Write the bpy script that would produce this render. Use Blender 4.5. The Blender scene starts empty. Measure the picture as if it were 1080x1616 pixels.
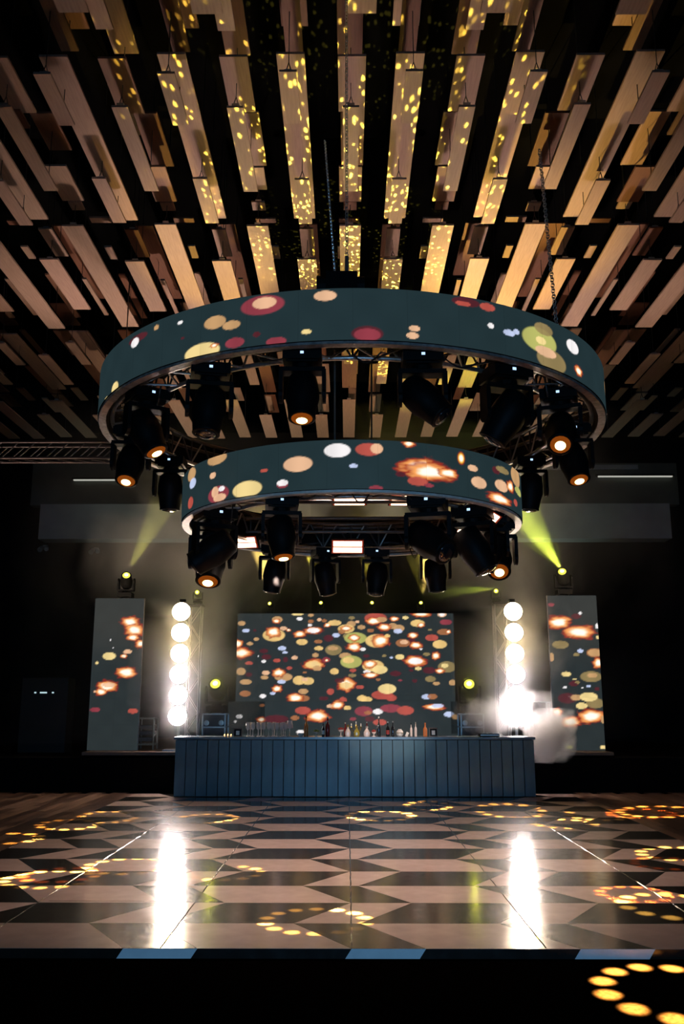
import bpy, bmesh, math, random
import numpy as np
from mathutils import Vector, Matrix
PI = math.pi
rnd = random.Random(7)
sc = bpy.context.scene
COL = sc.collection

# ------------------------------------------------------------------ camera
F = 1400.0; PITCH = math.radians(12.056); EYE = 1.7
cam = bpy.data.cameras.new('camera'); camo = bpy.data.objects.new('camera', cam); COL.objects.link(camo)
cam.sensor_fit = 'VERTICAL'; cam.sensor_height = 36.0; cam.lens = F / 1616 * 36.0
cam.clip_start = 0.05; cam.clip_end = 200
camo.location = (0, 0, EYE)
camo.rotation_euler = (PI/2 + PITCH, 0, math.atan(8/F))
sc.camera = camo
# ------------------------------------------------------------------ world, exposure
w = bpy.data.worlds.new('world'); sc.world = w; w.use_nodes = True
w.node_tree.nodes['Background'].inputs[0].default_value = (0.3, 0.45, 0.6, 1)
w.node_tree.nodes['Background'].inputs[1].default_value = 0.0004
sc.view_settings.view_transform = 'Standard'; sc.view_settings.look = 'None'
sc.view_settings.exposure = 0.0; sc.view_settings.gamma = 1.0
sc.view_settings.use_curve_mapping = False
cy = sc.cycles
cy.max_bounces = 6; cy.diffuse_bounces = 3; cy.glossy_bounces = 3; cy.transmission_bounces = 4
cy.volume_bounces = 2; cy.transparent_max_bounces = 8
cy.sample_clamp_indirect = 6.0
cy.volume_step_rate = 4.0; cy.volume_max_steps = 64

LAMP_L = 62.0      # radiance of the stage blinders
# cool light from an unseen source behind the camera
def area(name, loc, target, sx, sy, power, color, spread=PI):
    l = bpy.data.lights.new(name, 'AREA'); l.shape = 'RECTANGLE'; l.size = sx; l.size_y = sy
    l.energy = power; l.color = color; l.spread = spread
    o = bpy.data.objects.new(name, l); COL.objects.link(o); o.location = loc
    o.rotation_euler = (Vector(target)-Vector(loc)).to_track_quat('-Z', 'Y').to_euler()
    return o
RCX = .055
def wash_spot(name, loc, target, deg, power, color, blend=.9, rad=.15):
    l = bpy.data.lights.new(name, 'SPOT'); l.energy = power; l.color = color; l.spot_size = math.radians(deg); l.spot_blend = blend; l.shadow_soft_size = rad
    o = bpy.data.objects.new(name, l); COL.objects.link(o); o.location = loc
    o.rotation_euler = (Vector(target)-Vector(loc)).to_track_quat('-Z', 'Y').to_euler(); return o
# added pinkish spots at the lamp columns, without fixtures, to fill the plank ceiling
for sx in (-1, 1):
    wash_spot('ceiling_fill', (sx*3.0, 17.9, 3.9), (sx*1.3, 11.2, 8.9), 40, 1200, (1.0, .72, .64), 1.0)
    wash_spot('ceiling_fill', (sx*3.4, 17.9, 3.9), (sx*3.6, 14.6, 8.9), 62, 1200, (1.0, .76, .66), 1.0)
    wash_spot('added_uplight', (sx*7.0, 13.0, .3), (sx*2.0, 21.5, 8.9), 46, 3600, (1.0, .74, .50))  # both uplights added out of view to brighten far and outer planks
    wash_spot('added_uplight', (sx*7.2, 11.8, .3), (sx*5.0, 15.8, 8.9), 34, 700, (1.0, .70, .58), 1.0)
for sx in (-1, 1):
    wash_spot('bulkhead_fill', (sx*3.6, 21.8, .95), (sx*3.9, 23.4, 6.9), 70, 420, (.62, .85, .72))  # added spots without fixtures, brightening the bulkhead
wash_spot('bar_fill', (-.9, 11.3, 3.4), (-1.45, 17.1, 1.2), 8.5, 2600, (1.0,.72,.62), .8, .03)  # both bar spots added to brighten the goblets and bottles
wash_spot('bar_fill', (.9, 11.3, 3.4), (.7, 17.1, 1.25), 20, 1300, (1.0,.8,.7), .9, .03)
wash_spot('ring_fill', (RCX, 9.9, 4.3), (RCX, 10.1, 0), 104, 900, (1.0, .76, .66), .8, .5)  # added soft spot standing in for the ring's lit panels and heads
area('rear_cool_light', (0.5, -7, 1.5), (0, 17, 0.5), 3.0, 2.0, 88, (0.22, 0.53, 0.93), math.radians(70))

# ------------------------------------------------------------------ materials
def srgb(r, g, b):
    f = lambda c: (c/255/12.92) if c/255 <= 0.04045 else ((c/255+0.055)/1.055)**2.4
    return (f(r), f(g), f(b), 1)
def mat(name, col, rough=0.6, metal=0.0, noise=0.0, nscale=8.0, bump=0.0, emis=None, es=0.0, coat=0.0, coat_r=0.05, stretch=(1,1,1), trans=0.0, spec=0.5):
    m = bpy.data.materials.new(name); m.use_nodes = True
    nt = m.node_tree; b = nt.nodes['Principled BSDF']
    c = col if len(col) == 4 else (*col, 1)
    b.inputs['Base Color'].default_value = c
    b.inputs['Roughness'].default_value = rough; b.inputs['Metallic'].default_value = metal
    b.inputs['Coat Weight'].default_value = coat; b.inputs['Coat Roughness'].default_value = coat_r
    b.inputs['Transmission Weight'].default_value = trans
    b.inputs['Specular IOR Level'].default_value = spec
    if emis: 
        b.inputs['Emission Color'].default_value = (*emis[:3], 1); b.inputs['Emission Strength'].default_value = es
    tc = nt.nodes.new('ShaderNodeTexCoord'); mp = nt.nodes.new('ShaderNodeMapping')
    mp.inputs['Scale'].default_value = stretch
    nt.links.new(tc.outputs['Object'], mp.inputs[0])
    nz = nt.nodes.new('ShaderNodeTexNoise'); nz.inputs['Scale'].default_value = nscale; nz.inputs['Detail'].default_value = 4
    nt.links.new(mp.outputs[0], nz.inputs['Vector'])
    if noise > 0:
        mx = nt.nodes.new('ShaderNodeMix'); mx.data_type = 'RGBA'; mx.blend_type = 'MULTIPLY'
        rp = nt.nodes.new('ShaderNodeMapRange'); rp.inputs[1].default_value = .3; rp.inputs[2].default_value = .7
        rp.inputs[3].default_value = 1-noise; rp.inputs[4].default_value = 1+noise*.3
        nt.links.new(nz.outputs['Fac'], rp.inputs[0])
        mx.inputs[0].default_value = 1; mx.inputs[6].default_value = c
        nt.links.new(rp.outputs[0], mx.inputs[7]); nt.links.new(mx.outputs[2], b.inputs['Base Color'])
    if bump > 0:
        bp = nt.nodes.new('ShaderNodeBump'); bp.inputs['Strength'].default_value = bump; bp.inputs['Distance'].default_value = .01
        nt.links.new(nz.outputs['Fac'], bp.inputs['Height']); nt.links.new(bp.outputs[0], b.inputs['Normal'])
    return m
def emit(name, col, s):
    m = bpy.data.materials.new(name); m.use_nodes = True; nt = m.node_tree
    nt.nodes.clear(); e = nt.nodes.new('ShaderNodeEmission'); o = nt.nodes.new('ShaderNodeOutputMaterial')
    e.inputs[0].default_value = (*col[:3], 1); e.inputs[1].default_value = s; nt.links.new(e.outputs[0], o.inputs[0])
    return m
M = {}
M['black'] = mat('black_paint', (0.0015,0.0015,0.002), .6, noise=.3)
M['wall'] = mat('black_wall', (0.004,0.004,0.005), .9, noise=.4, nscale=2, spec=.05)
M['ceil'] = mat('black_ceiling', (0.003,0.003,0.003), .95, noise=.3, nscale=2, spec=.0)
M['beam'] = mat('grey_plaster', (0.30,0.33,0.33), .8, noise=.25, nscale=1.2)
M['beam_dark'] = mat('dark_plaster', (0.10,0.11,0.09), .8, noise=.3, nscale=1.2)
M['housing'] = mat('black_plastic', (0.004,0.004,0.004), .55, noise=.2, nscale=20, spec=.12)
M['metal'] = mat('truss_aluminium', (0.55,0.52,0.50), .35, .9, noise=.25, nscale=30)
M['truss_dark'] = mat('dark_truss_metal', (0.10,0.085,0.08), .4, .8, noise=.3, nscale=20)
M['rim_dark'] = mat('dull_rim_metal', (0.34,0.29,0.27), .5, .2, noise=.5, nscale=20)
M['rim'] = mat('pale_rim_metal', (0.8,0.76,0.72), .5, .2, noise=.2, nscale=20)
M['case'] = mat('flight_case_laminate', (0.03,0.04,0.045), .5, noise=.3, nscale=30)
M['case_trim'] = mat('flight_case_trim', (0.35,0.42,0.43), .35, .7, noise=.2, nscale=20)
M['deck'] = mat('stage_deck', (0.09,0.065,0.05), .6, noise=.3, nscale=6)
M['stage_skirt'] = mat('stage_skirt', (0.004,0.004,0.004), .9, noise=.3, spec=.05)
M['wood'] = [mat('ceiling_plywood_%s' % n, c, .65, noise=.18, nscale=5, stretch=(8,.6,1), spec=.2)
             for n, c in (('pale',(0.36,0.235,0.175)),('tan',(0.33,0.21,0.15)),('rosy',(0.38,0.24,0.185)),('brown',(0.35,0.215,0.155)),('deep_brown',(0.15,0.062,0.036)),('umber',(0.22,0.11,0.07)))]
M['bar'] = [mat('bar_board_%s' % n, c, .38, noise=.35, nscale=3, stretch=(1,1,.6), bump=.15)
            for n, c in (('slate',(0.038,0.110,0.150)),('pale_slate',(0.046,0.128,0.170)),('deep_slate',(0.032,0.096,0.135)))]
M['bar_top'] = mat('bar_top', (0.12,0.19,0.25), .25, noise=.25, nscale=6)
M['wire'] = mat('wire', (0.01,0.01,0.01), .5)
M['steel'] = mat('bright_steel', (0.6,0.62,0.62), .3, .9)
def gloss(name, col, noise=.2):
    m = mat(name, col, .45, coat=1.0, coat_r=.075, noise=noise, nscale=5, stretch=(1,1,1), spec=.05)
    nt = m.node_tree; b = nt.nodes['Principled BSDF']
    tc = nt.nodes.new('ShaderNodeTexCoord'); nz = nt.nodes.new('ShaderNodeTexNoise'); nz.inputs['Scale'].default_value = 70; nz.inputs['Detail'].default_value = 3
    bp = nt.nodes.new('ShaderNodeBump'); bp.inputs['Strength'].default_value = .03; bp.inputs['Distance'].default_value = .002
    nt.links.new(tc.outputs['Object'], nz.inputs['Vector']); nt.links.new(nz.outputs['Fac'], bp.inputs['Height'])
    nt.links.new(bp.outputs[0], b.inputs['Normal']); nt.links.new(bp.outputs[0], b.inputs['Coat Normal'])
    n2 = nt.nodes.new('ShaderNodeTexNoise'); n2.inputs['Scale'].default_value = 9; n2.inputs['Detail'].default_value = 5
    mr = nt.nodes.new('ShaderNodeMapRange'); mr.inputs[1].default_value=.3; mr.inputs[2].default_value=.75; mr.inputs[3].default_value=.10; mr.inputs[4].default_value=.20
    nt.links.new(tc.outputs['Object'], n2.inputs['Vector']); nt.links.new(n2.outputs['Fac'], mr.inputs[0]); nt.links.new(mr.outputs[0], b.inputs['Coat Roughness'])
    return m
M['tile_light'] = gloss('glossy_pale_vinyl', (0.60,0.44,0.38), .12)
M['tile_dark'] = gloss('glossy_black_vinyl', (0.012,0.009,0.007), .3)
M['carpet'] = mat('black_carpet', (0.0022,0.0013,0.001), .95, noise=.5, nscale=40, bump=.2, spec=.0)
M['red'] = mat('brick_red', (0.25,0.03,0.02), .5)

# ------------------------------------------------------------------ helpers
class MB:
    def __init__(s): s.v = []; s.f = []
    def box(s, c, d, R=None):
        n = len(s.v); x, y, z = d[0]/2, d[1]/2, d[2]/2
        for p in ((-x,-y,-z),(x,-y,-z),(x,y,-z),(-x,y,-z),(-x,-y,z),(x,-y,z),(x,y,z),(-x,y,z)):
            q = Vector(p)
            if R is not None: q = R @ q
            s.v.append(tuple(q + Vector(c)))
        for f in ((3,2,1,0),(4,5,6,7),(0,1,5,4),(1,2,6,5),(2,3,7,6),(3,0,4,7)): s.f.append(tuple(n+i for i in f))
        return s
    def tube(s, p1, p2, r1, r2=None, k=8, caps=True):
        r2 = r1 if r2 is None else r2
        p1, p2 = Vector(p1), Vector(p2); a = (p2-p1).normalized()
        u = a.orthogonal().normalized(); v = a.cross(u); n = len(s.v)
        for p, r in ((p1, r1), (p2, r2)):
            for i in range(k):
                t = 2*PI*i/k; s.v.append(tuple(p + u*math.cos(t)*r + v*math.sin(t)*r))
        for i in range(k): j = (i+1) % k; s.f.append((n+i, n+j, n+k+j, n+k+i))
        if caps: s.f.append(tuple(n+i for i in range(k))[::-1]); s.f.append(tuple(n+k+i for i in range(k)))
        return s
    def path(s, pts, r, k=6):
        for a, b in zip(pts, pts[1:]): s.tube(a, b, r, k=k)
        return s
    def lathe(s, prof, c=(0,0,0), k=14, R=None):
        n = len(s.v)
        for r, z in prof:
            for i in range(k):
                t = 2*PI*i/k; q = Vector((r*math.cos(t), r*math.sin(t), z))
                if R is not None: q = R @ q
                s.v.append(tuple(q + Vector(c)))
        for a in range(len(prof)-1):
            for i in range(k):
                j = (i+1) % k; s.f.append((n+a*k+i, n+a*k+j, n+(a+1)*k+j, n+(a+1)*k+i))
        s.f.append(tuple(n+i for i in range(k))[::-1]); s.f.append(tuple(n+(len(prof)-1)*k+i for i in range(k)))
        return s
    def arc(s, R0, z, r, k=6, seg=96, a0=0, a1=2*PI):
        n = len(s.v)
        for i in range(seg+1):
            t = a0+(a1-a0)*i/seg
            for j in range(k):
                q = 2*PI*j/k; rr = R0 + r*math.cos(q)
                s.v.append((rr*math.sin(t), -rr*math.cos(t), z + r*math.sin(q)))
        for i in range(seg):
            for j in range(k):
                a = n+i*k+j; b = n+i*k+(j+1) % k; s.f.append((a, b, b+k, a+k))
        return s
    def mesh(s, name, m, smooth=False):
        me = bpy.data.meshes.new(name); me.from_pydata(s.v, [], s.f)
        if m: me.materials.append(m)
        if smooth:
            me.polygons.foreach_set('use_smooth', [len(p.vertices) == 4 for p in me.polygons])
        me.update(); return me
    def obj(s, name, m, parent=None, smooth=False, loc=None):
        o = bpy.data.objects.new(name, s.mesh(name, m, smooth)); COL.objects.link(o)
        if parent: o.parent = parent
        if loc: o.location = loc
        return o
def tag(o, label=None, cat=None, group=None, kind=None):
    if label: o['label'] = label
    if cat: o['category'] = cat
    if group: o['group'] = group
    if kind: o['kind'] = kind
    return o
def thing(name, label, cat, loc=(0,0,0), rz=0, group=None):
    o = bpy.data.objects.new(name, None); COL.objects.link(o); o.location = loc; o.rotation_euler = (0,0,rz)
    return tag(o, label, cat, group)
def struct(o, label=None): return tag(o, label, None, None, 'structure')
def copy_tree(o, parent=None):
    c = o.copy(); COL.objects.link(c)
    if parent: c.parent = parent
    for ch in list(o.children): copy_tree(ch, c)
    return c
def inst(name, me, parent, loc=(0,0,0), rot=(0,0,0), scale=(1,1,1)):
    o = bpy.data.objects.new(name, me); COL.objects.link(o); o.parent = parent
    o.location = loc; o.rotation_euler = rot; o.scale = scale; return o
CP, SP = math.cos(PITCH), math.sin(PITCH)
def zat(y, d):            # height above the hall floor seen at picture row y and distance d
    return EYE + d*math.tan(PITCH + math.atan((808-y)/F))
def xat(x, d, z=EYE):     # sideways place seen at picture column x
    return (x-548)*(d*CP+(z-EYE)*SP)/F
def dat(y, h):            # distance at which picture row y meets the height h above the eye
    return h/math.tan(PITCH + math.atan((808-y)/F))
unit_box = MB().box((0,0,0), (1,1,1))

# ------------------------------------------------------------------ LED picture painting
PAL = {'P':(240,190,150),'T':(205,160,110),'Y':(250,222,150),'C':(150,60,72),'D':(88,34,42),'R':(190,85,72),
       'W':(255,250,250),'B':(200,212,245),'G':(190,190,105),'O':(150,130,85),'L':(245,205,130),'K':(170,110,70)}
def lin(c):
    c = np.asarray(c)/255.0
    return np.where(c <= .04045, c/12.92, ((c+.055)/1.055)**2.4)
PAL = {k: lin(v) for k, v in PAL.items()}
BG = lin((34,50,54))
def fbm(x, y, seed):
    v = 0; a = 1
    for i in range(3):
        k = 2**i
        v = v + a*(np.sin(x*k*1.7+seed*1.3+np.sin(y*k*2.1+seed))*np.cos(y*k*1.9+seed*2.1+np.sin(x*k*1.3-seed)))
        a *= .55
    return v
def paint(X, Y, items, bg=None):
    out = np.tile(BG if bg is None else bg, X.shape+(1,)).astype(float)
    out *= (1 + .05*np.sin(X*12.6)*np.sin(Y*12.6))[..., None]
    for n, (x, y, rx, ry, c) in enumerate(items):
        u = (X-x)/rx; v = (Y-y)/ry
        if c == 'F' or c == 'H':
            d = np.sqrt(u*u+v*v)
            m = d < 1.9
            if not m.any(): continue
            if c == 'F': d = d*(1 + .15*fbm(u*1.5, v*1.5, n+x*7))
            t = np.clip(1.25-d, 0, 1.25)/1.25
            core = np.clip((t-.42)/.25, 0, 1)[..., None]; mid = np.clip((t-.16)/.25, 0, 1)[..., None]; rim = np.clip(t/.16, 0, 1)[..., None]
            col = out*(1-rim*.85) + lin((160,45,30))*rim*.85
            col = col*(1-mid) + lin((255,170,95) if c == 'F' else (255,190,60))*mid
            col = col*(1-core) + lin((255,246,225))*1.25*core
            out = np.where(m[..., None], col, out)
        else:
            d = np.sqrt(u*u+v*v); a = np.clip((1-d)/.1+.5, 0, 1)[..., None]*.9
            if not (a > 0).any(): continue
            col = PAL[c]*(1+.07*np.sin(u*3+n)[..., None])
            out = out*(1-a) + col*a
    return out
led_mat = bpy.data.materials.new('led_pixels'); led_mat.use_nodes = True
nt = led_mat.node_tree; nt.nodes.clear()
e_ = nt.nodes.new('ShaderNodeEmission'); o_ = nt.nodes.new('ShaderNodeOutputMaterial'); at_ = nt.nodes.new('ShaderNodeVertexColor'); at_.layer_name = 'picture'
g_ = nt.nodes.new('ShaderNodeBsdfGlossy'); g_.inputs['Color'].default_value = (.02,.02,.02,1); g_.inputs['Roughness'].default_value = .5
ad = nt.nodes.new('ShaderNodeAddShader')
nt.links.new(at_.outputs[0], e_.inputs[0]); nt.links.new(e_.outputs[0], ad.inputs[0]); nt.links.new(g_.outputs[0], ad.inputs[1]); nt.links.new(ad.outputs[0], o_.inputs[0])

def led_panel(parent, f, s0, s1, t0, t1, n, m, items, thick=.07, back=(0,1,0), name='led_panel', bg=None):
    """front face follows f(s,t)->xyz, cabinet goes `back` from it"""
    g = .0004
    S = np.linspace(s0+g, s1-g, n+1); T = np.linspace(t0+g, t1-g, m+1)
    SS, TT = np.meshgrid(S, T)
    near = [i for i in items if abs(i[0]-(s0+s1)/2) < (s1-s0)/2+i[2]*1.9 and abs(i[1]-(t0+t1)/2) < (t1-t0)/2+i[3]*1.9]
    img = paint(SS, TT, near, bg)
    P = np.array([[f(s, t) for s in S] for t in T]).reshape(-1, 3)
    k = len(P); verts = [tuple(p) for p in P]
    faces = [(j*(n+1)+i, j*(n+1)+i+1, (j+1)*(n+1)+i+1, (j+1)*(n+1)+i) for j in range(m) for i in range(n)]
    B = np.array(back(( s0+s1)/2)) if callable(back) else np.array(back)
    cs = [0, n, m*(n+1)+n, m*(n+1)]
    for c in cs: verts.append(tuple(P[c]))
    for c in cs: verts.append(tuple(P[c]+B*thick))
    q = k; nf = len(faces)
    faces += [(q+1,q,q+4,q+5),(q+2,q+1,q+5,q+6),(q+3,q+2,q+6,q+7),(q,q+3,q+7,q+4),(q+5,q+4,q+7,q+6)]
    me = bpy.data.meshes.new(name); me.from_pydata(verts, [], faces)
    me.materials.append(led_mat); me.materials.append(M['housing'])
    mi = np.zeros(len(faces), dtype=np.int32); mi[nf:] = 1
    me.polygons.foreach_set('material_index', mi)
    ca = me.color_attributes.new('picture', 'FLOAT_COLOR', 'POINT')
    rgba = np.zeros((len(verts), 4), dtype=np.float32); rgba[:k, :3] = img.reshape(-1, 3); rgba[:, 3] = 1
    ca.data.foreach_set('color', rgba.ravel()); me.update()
    o = bpy.data.objects.new(name, me); COL.objects.link(o); o.parent = parent
    return o

# ------------------------------------------------------------------ setting
struct(MB().box((0,7.0,-.117), (30,34,.1)).obj('floor', M['carpet']))
DF0, DF1, DX0, DX1 = 6.745, 17.45, -4.03, 4.17
# parquet beside the dance floor: individual planks at either side
def wood_mat(name, col):
    m = mat(name, col, .28, noise=.45, nscale=6, stretch=(6,.5,1), bump=.1, spec=.5); return m
parq = [wood_mat('parquet_'+n, c) for n, c in (('brown',(0.17,0.098,0.066)),('dark',(0.075,0.042,0.03)),('tan',(0.26,0.16,0.11)),('umber',(0.12,0.07,0.05)))]
pl_mesh = [MB().box((0,0,0), (.146,1.19,.065)).mesh('plank', p) for p in parq]
for side in (-1, 1):
    base = struct(MB().box((DX0-3.0 if side < 0 else DX1+3.0, 13.2, -.066), (6.0, 8.6, .002)).obj('floor', M['carpet']))
    for i in range(14):
        y = 9.05 + (i % 3)*.4
        j = 0
        while y < 17.3:
            x = (DX0-.08-i*.15) if side < 0 else (DX1+.08+i*.15)
            inst('plank', pl_mesh[rnd.randrange(4)], base, (x, y+.6, -.033+rnd.uniform(-.001,.0012))); y += 1.2; j += 1
    far = MB()
    for i in range(14, 38):
        y = 9.05 + (i % 3)*.4
        while y < 17.3:
            x = (DX0-.08-i*.15) if side < 0 else (DX1+.08+i*.15)
            far.box((x, y+.6, -.033+rnd.uniform(-.001,.001)), (.146,1.19,.065)); y += 1.2
    tag(far.obj('planks', parq[0], base), None, None, None, 'stuff')

# dance floor: base, sheets joints, tiles
df = thing('dance_floor', 'glossy raised dance floor in pale and black zigzag lozenges with taped joints', 'dance floor', (0, 0, 0))
MB().box(((DX0+DX1)/2, (DF0+DF1)/2+.01, -.036), (DX1-DX0-.02, DF1-DF0-.03, .062)).obj('floor_base', M['tile_dark'], df)
PER, DEP, U0, SH = 1.61, .724, .005, -.28
rows = 15
y0 = DF0
for r in range(rows):
    ya = y0 + r*DEP; yb = min(ya+DEP, DF1)
    sa = (0 if r % 2 == 1 else 0); 
    # zigzag: boundary 2k is shifted 0, boundary 2k+1 is shifted SH
    sh_a = 0 if r % 2 == 0 else SH; sh_b = SH if r % 2 == 0 else 0
    if yb-ya < DEP: sh_b = sh_a+(sh_b-sh_a)*(yb-ya)/DEP
    for k in range(-5, 6):
        for (c0, c1, short) in ((.015,.34,True),(.34,1.015,False)):
            light = short != (r % 2 == 0)
            g = .0012
            q = []
            xs = [(U0+PER*(k+c0+sh_a), ya), (U0+PER*(k+c1+sh_a), ya), (U0+PER*(k+c1+sh_b), yb), (U0+PER*(k+c0+sh_b), yb)]
            # clip to the floor's sides
            def clip(poly, lim, keep_greater):
                out = []
                for i in range(len(poly)):
                    a, b = poly[i], poly[(i+1) % len(poly)]
                    ina = (a[0] >= lim) == keep_greater; inb = (b[0] >= lim) == keep_greater
                    if ina: out.append(a)
                    if ina != inb:
                        t = (lim-a[0])/(b[0]-a[0]); out.append((lim, a[1]+t*(b[1]-a[1])))
                return out
            p = clip(clip(xs, DX0, True), DX1, False)
            if len(p) < 3: continue
            cx = sum(a[0] for a in p)/len(p); cyy = sum(a[1] for a in p)/len(p)
            if max(a[0] for a in p)-min(a[0] for a in p) < .05: continue
            p = [(a[0]+(g if a[0] < cx else -g), a[1]+(g if a[1] < cyy else -g)) for a in p]
            me = bpy.data.meshes.new('tile'); n = len(p)
            me.from_pydata([(a[0]-cx, a[1]-cyy, 0) for a in p]+[(a[0]-cx, a[1]-cyy, -.005) for a in p], [],
                           [tuple(range(n))]+[tuple(range(2*n-1, n-1, -1))]+[(i, n+i, n+(i+1) % n, (i+1) % n) for i in range(n)])
            me.materials.append(M['tile_light'] if light else M['tile_dark'])
            o = bpy.data.objects.new('tile', me); COL.objects.link(o); o.parent = df; o.location = (cx, cyy, 0)
# wrapped front edge: pale pieces of the pattern turned down the riser, black between
edge_pale = mat('riser_pale', (0.62,0.66,0.68), .5, noise=.1)
for k in range(-3, 4):
    for (c0, c1, light) in ((.015,.34,True),(.34,1.015,False)):
        x0, x1 = U0+PER*(k+c0), U0+PER*(k+c1); s = -.045
        if x1 < DX0 or x0 > DX1: continue
        vs = [(x0+s,DF0-.003,-.066),(x1+s,DF0-.003,-.066),(x1,DF0-.003,-.001),(x0,DF0-.003,-.001)]
        vs = [(min(max(a,DX0),DX1), b, c) for a, b, c in vs]
        m = MB(); m.v = vs+[(a,b+.008,c) for a,b,c in vs]; m.f = [(0,1,2,3),(7,6,5,4),(0,4,5,1),(1,5,6,2),(2,6,7,3),(3,7,4,0)]
        m.obj('edge_piece', edge_pale if light else M['tile_dark'], df)
# joints between the long vinyl sheets (slightly raised clear tape with crinkles)
tape = mat('seam_tape', (0.05,0.04,0.035), .15, noise=.3, nscale=30, bump=.4, coat=1)
for x in (-2.68,-1.32,.03,1.40,2.79):
    m = MB(); y = DF0+.01; v = []; 
    n = 90
    for i in range(n+1):
        yy = DF0+.01+(DF1-DF0-.05)*i/n; h = .001+.0022*abs(math.sin(i*2.3+x*5))*rnd.random(); jx = .002*math.sin(i*1.7)
        v += [(x-.006+jx, yy, .0004), (x+jx, yy, h+.001), (x+.006+jx, yy, .0004)]
    m.v = v; m.f = [(3*i+j, 3*i+j+1, 3*i+j+4, 3*i+j+3) for i in range(n) for j in range(2)]
    m.obj('sheet_joint', tape, df)
for yy in (8.0,):
    MB().box((-1.9, yy+.25, .0006), (1.4,.006,.0012)).obj('sheet_joint', tape, df)

# walls, ceiling slab
WB = 24.6
struct(MB().box((0,WB+.15,4.6), (30,.3,9.4)).obj('wall_back', M['wall']))
struct(MB().box((-12.5,7.5,4.6), (.3,34,9.4)).obj('wall_left', M['wall']))
struct(MB().box((12.5,7.5,4.6), (.3,34,9.4)).obj('wall_right', M['wall']))
ceil = struct(MB().box((0,7.5,10.9), (25,34,.2)).obj('ceiling', M['ceil']))
# bulkhead across the back above the stage
d_ = 23.4
struct(MB().box((.2, d_+.3, (zat(850,d_)+zat(795,d_))/2), (17.0,.6,zat(795,d_)-zat(850,d_))).obj('trim_1', M['beam']))
struct(MB().box((.2, d_+.75, (zat(795,d_)+zat(728,d_))/2+.1), (18.0,.3,zat(728,d_)-zat(795,d_))).obj('trim_2', M['beam_dark']))
struct(MB().box((5.6, d_+.55, zat(730,d_)), (5.0,.08,.13)).obj('trim_3', M['beam']))

# ------------------------------------------------------------------ ceiling planks
LOW, MID, HIGH, TOP = 7.1, 7.5, 8.0, 8.5
pcache = {}
def plank_mesh(w_, l_, mi):
    k = (round(w_,2), round(l_,1), mi)
    if k not in pcache:
        pcache[k] = MB().box((0,0,0), (w_, l_, .03)).mesh('plank', M['wood'][mi])
    me = pcache[k]; return me, l_/k[1] if k[1] else 1
hang = MB()
clip_m = MB().box((0,0,0), (.09,.05,.045)).mesh('hanger_clip', M['steel'])
planks = []
def plank(x, w_, d0, d1, h, wire=False):
    if d1-d0 < .05: return
    planks.append((x, w_, d0, d1, h, wire))
# A = odd columns, B = even columns.  (offset, width, near row y or distance, far row y, level)
def R(y, h): return dat(y, h)
A = [ # row 1
 ('n',0,.22,4.2,R(82,HIGH),HIGH), ('m',.0,.34,5.2,R(40,TOP),TOP),
 # row 2
 ('m',0,.335,R(82,MID),R(345,MID),MID), ('n',.02,.2,R(112,LOW),R(194,LOW),LOW), ('n',-.03,.2,R(283,LOW),R(352,LOW),LOW),

 # row 3
 ('n',.0,.22,R(360,MID),R(404,MID),MID), ('m',0,.30,R(352,HIGH),R(470,HIGH),HIGH), ('n',0,.31,R(408,LOW),R(488,LOW),LOW),
 ('m',-.13,.08,R(440,MID),R(497,MID),MID), ('m',.0,.34,R(478,TOP),R(512,TOP),TOP),
 # row 4
 ('m',0,.34,R(521,HIGH),R(560,HIGH),HIGH), ('n',.02,.22,R(559,LOW),R(605,LOW),LOW), ('m',-.06,.3,R(575,HIGH),R(618,HIGH),HIGH),
 # row 5
 ('n',0,.31,R(655,LOW),R(690,LOW),LOW), ('m',0,.3,R(622,HIGH),R(650,HIGH),HIGH), ('m',-.1,.14,R(626,MID),R(648,MID),MID)]
B = [
 ('n',.1,.32,4.3,R(24,LOW),LOW), ('m',0,.2,5.4,R(50,MID),MID), ('m',0,.31,6.6,R(88,HIGH),HIGH),
 ('m',0,.335,R(85,MID),R(166,MID)+.15,MID), ('n',0,.2,R(166,LOW),R(303,LOW),LOW), ('m',-.0,.33,R(262,MID),R(318,MID),MID),
 ('m',.03,.33,R(175,HIGH),R(262,HIGH),HIGH), ('m',.1,.14,R(170,MID),R(212,MID),MID),
 ('n',0,.2,R(318,MID),R(331,MID),MID), ('m',0,.34,R(343,HIGH),R(352,HIGH),HIGH),
 ('n',0,.325,R(354,LOW),R(516,LOW),LOW), ('m',-.15,.12,R(388,MID),R(408,MID),MID),
 ('m',.1,.12,R(430,HIGH),R(500,HIGH),HIGH),
 ('n',-.02,.2,R(539,LOW),R(574,LOW),LOW), ('m',0,.34,R(523,MID),R(612,MID),MID), ('m',.15,.12,R(520,HIGH),R(590,HIGH),HIGH),
 ('n',0,.31,R(631,LOW),R(690,LOW),LOW), ('m',.1,.2,R(612,HIGH),R(632,HIGH),HIGH)]
for k in range(-17, 18):
    cx = .055+.708*k
    for (t, xo, w_, d0, d1, h) in (A if k % 2 else B):
        dm = (d0+d1)/2
        lim = 545*(dm*CP+h*SP)/F+.5
        if abs(cx) > lim: continue
        flip = -1 if k < 0 else 1
        j = 0 if t == 'n' and abs(k) < 3 else rnd.uniform(-.015,.015)
        if t == 'm' and h >= MID and rnd.random() < .12: d1 -= (d1-d0)*.35
        plank(cx+xo*flip+j, w_, d0, d1-.02, h+rnd.uniform(-.03,.03)*(abs(k) > 2), t == 'n')
planks.sort(key=lambda p: -(p[3]-p[2])*p[1]/(((p[2]+p[3])/2)**2+p[4]**2)**1.5)
rest = MB()
clips = 0
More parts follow.
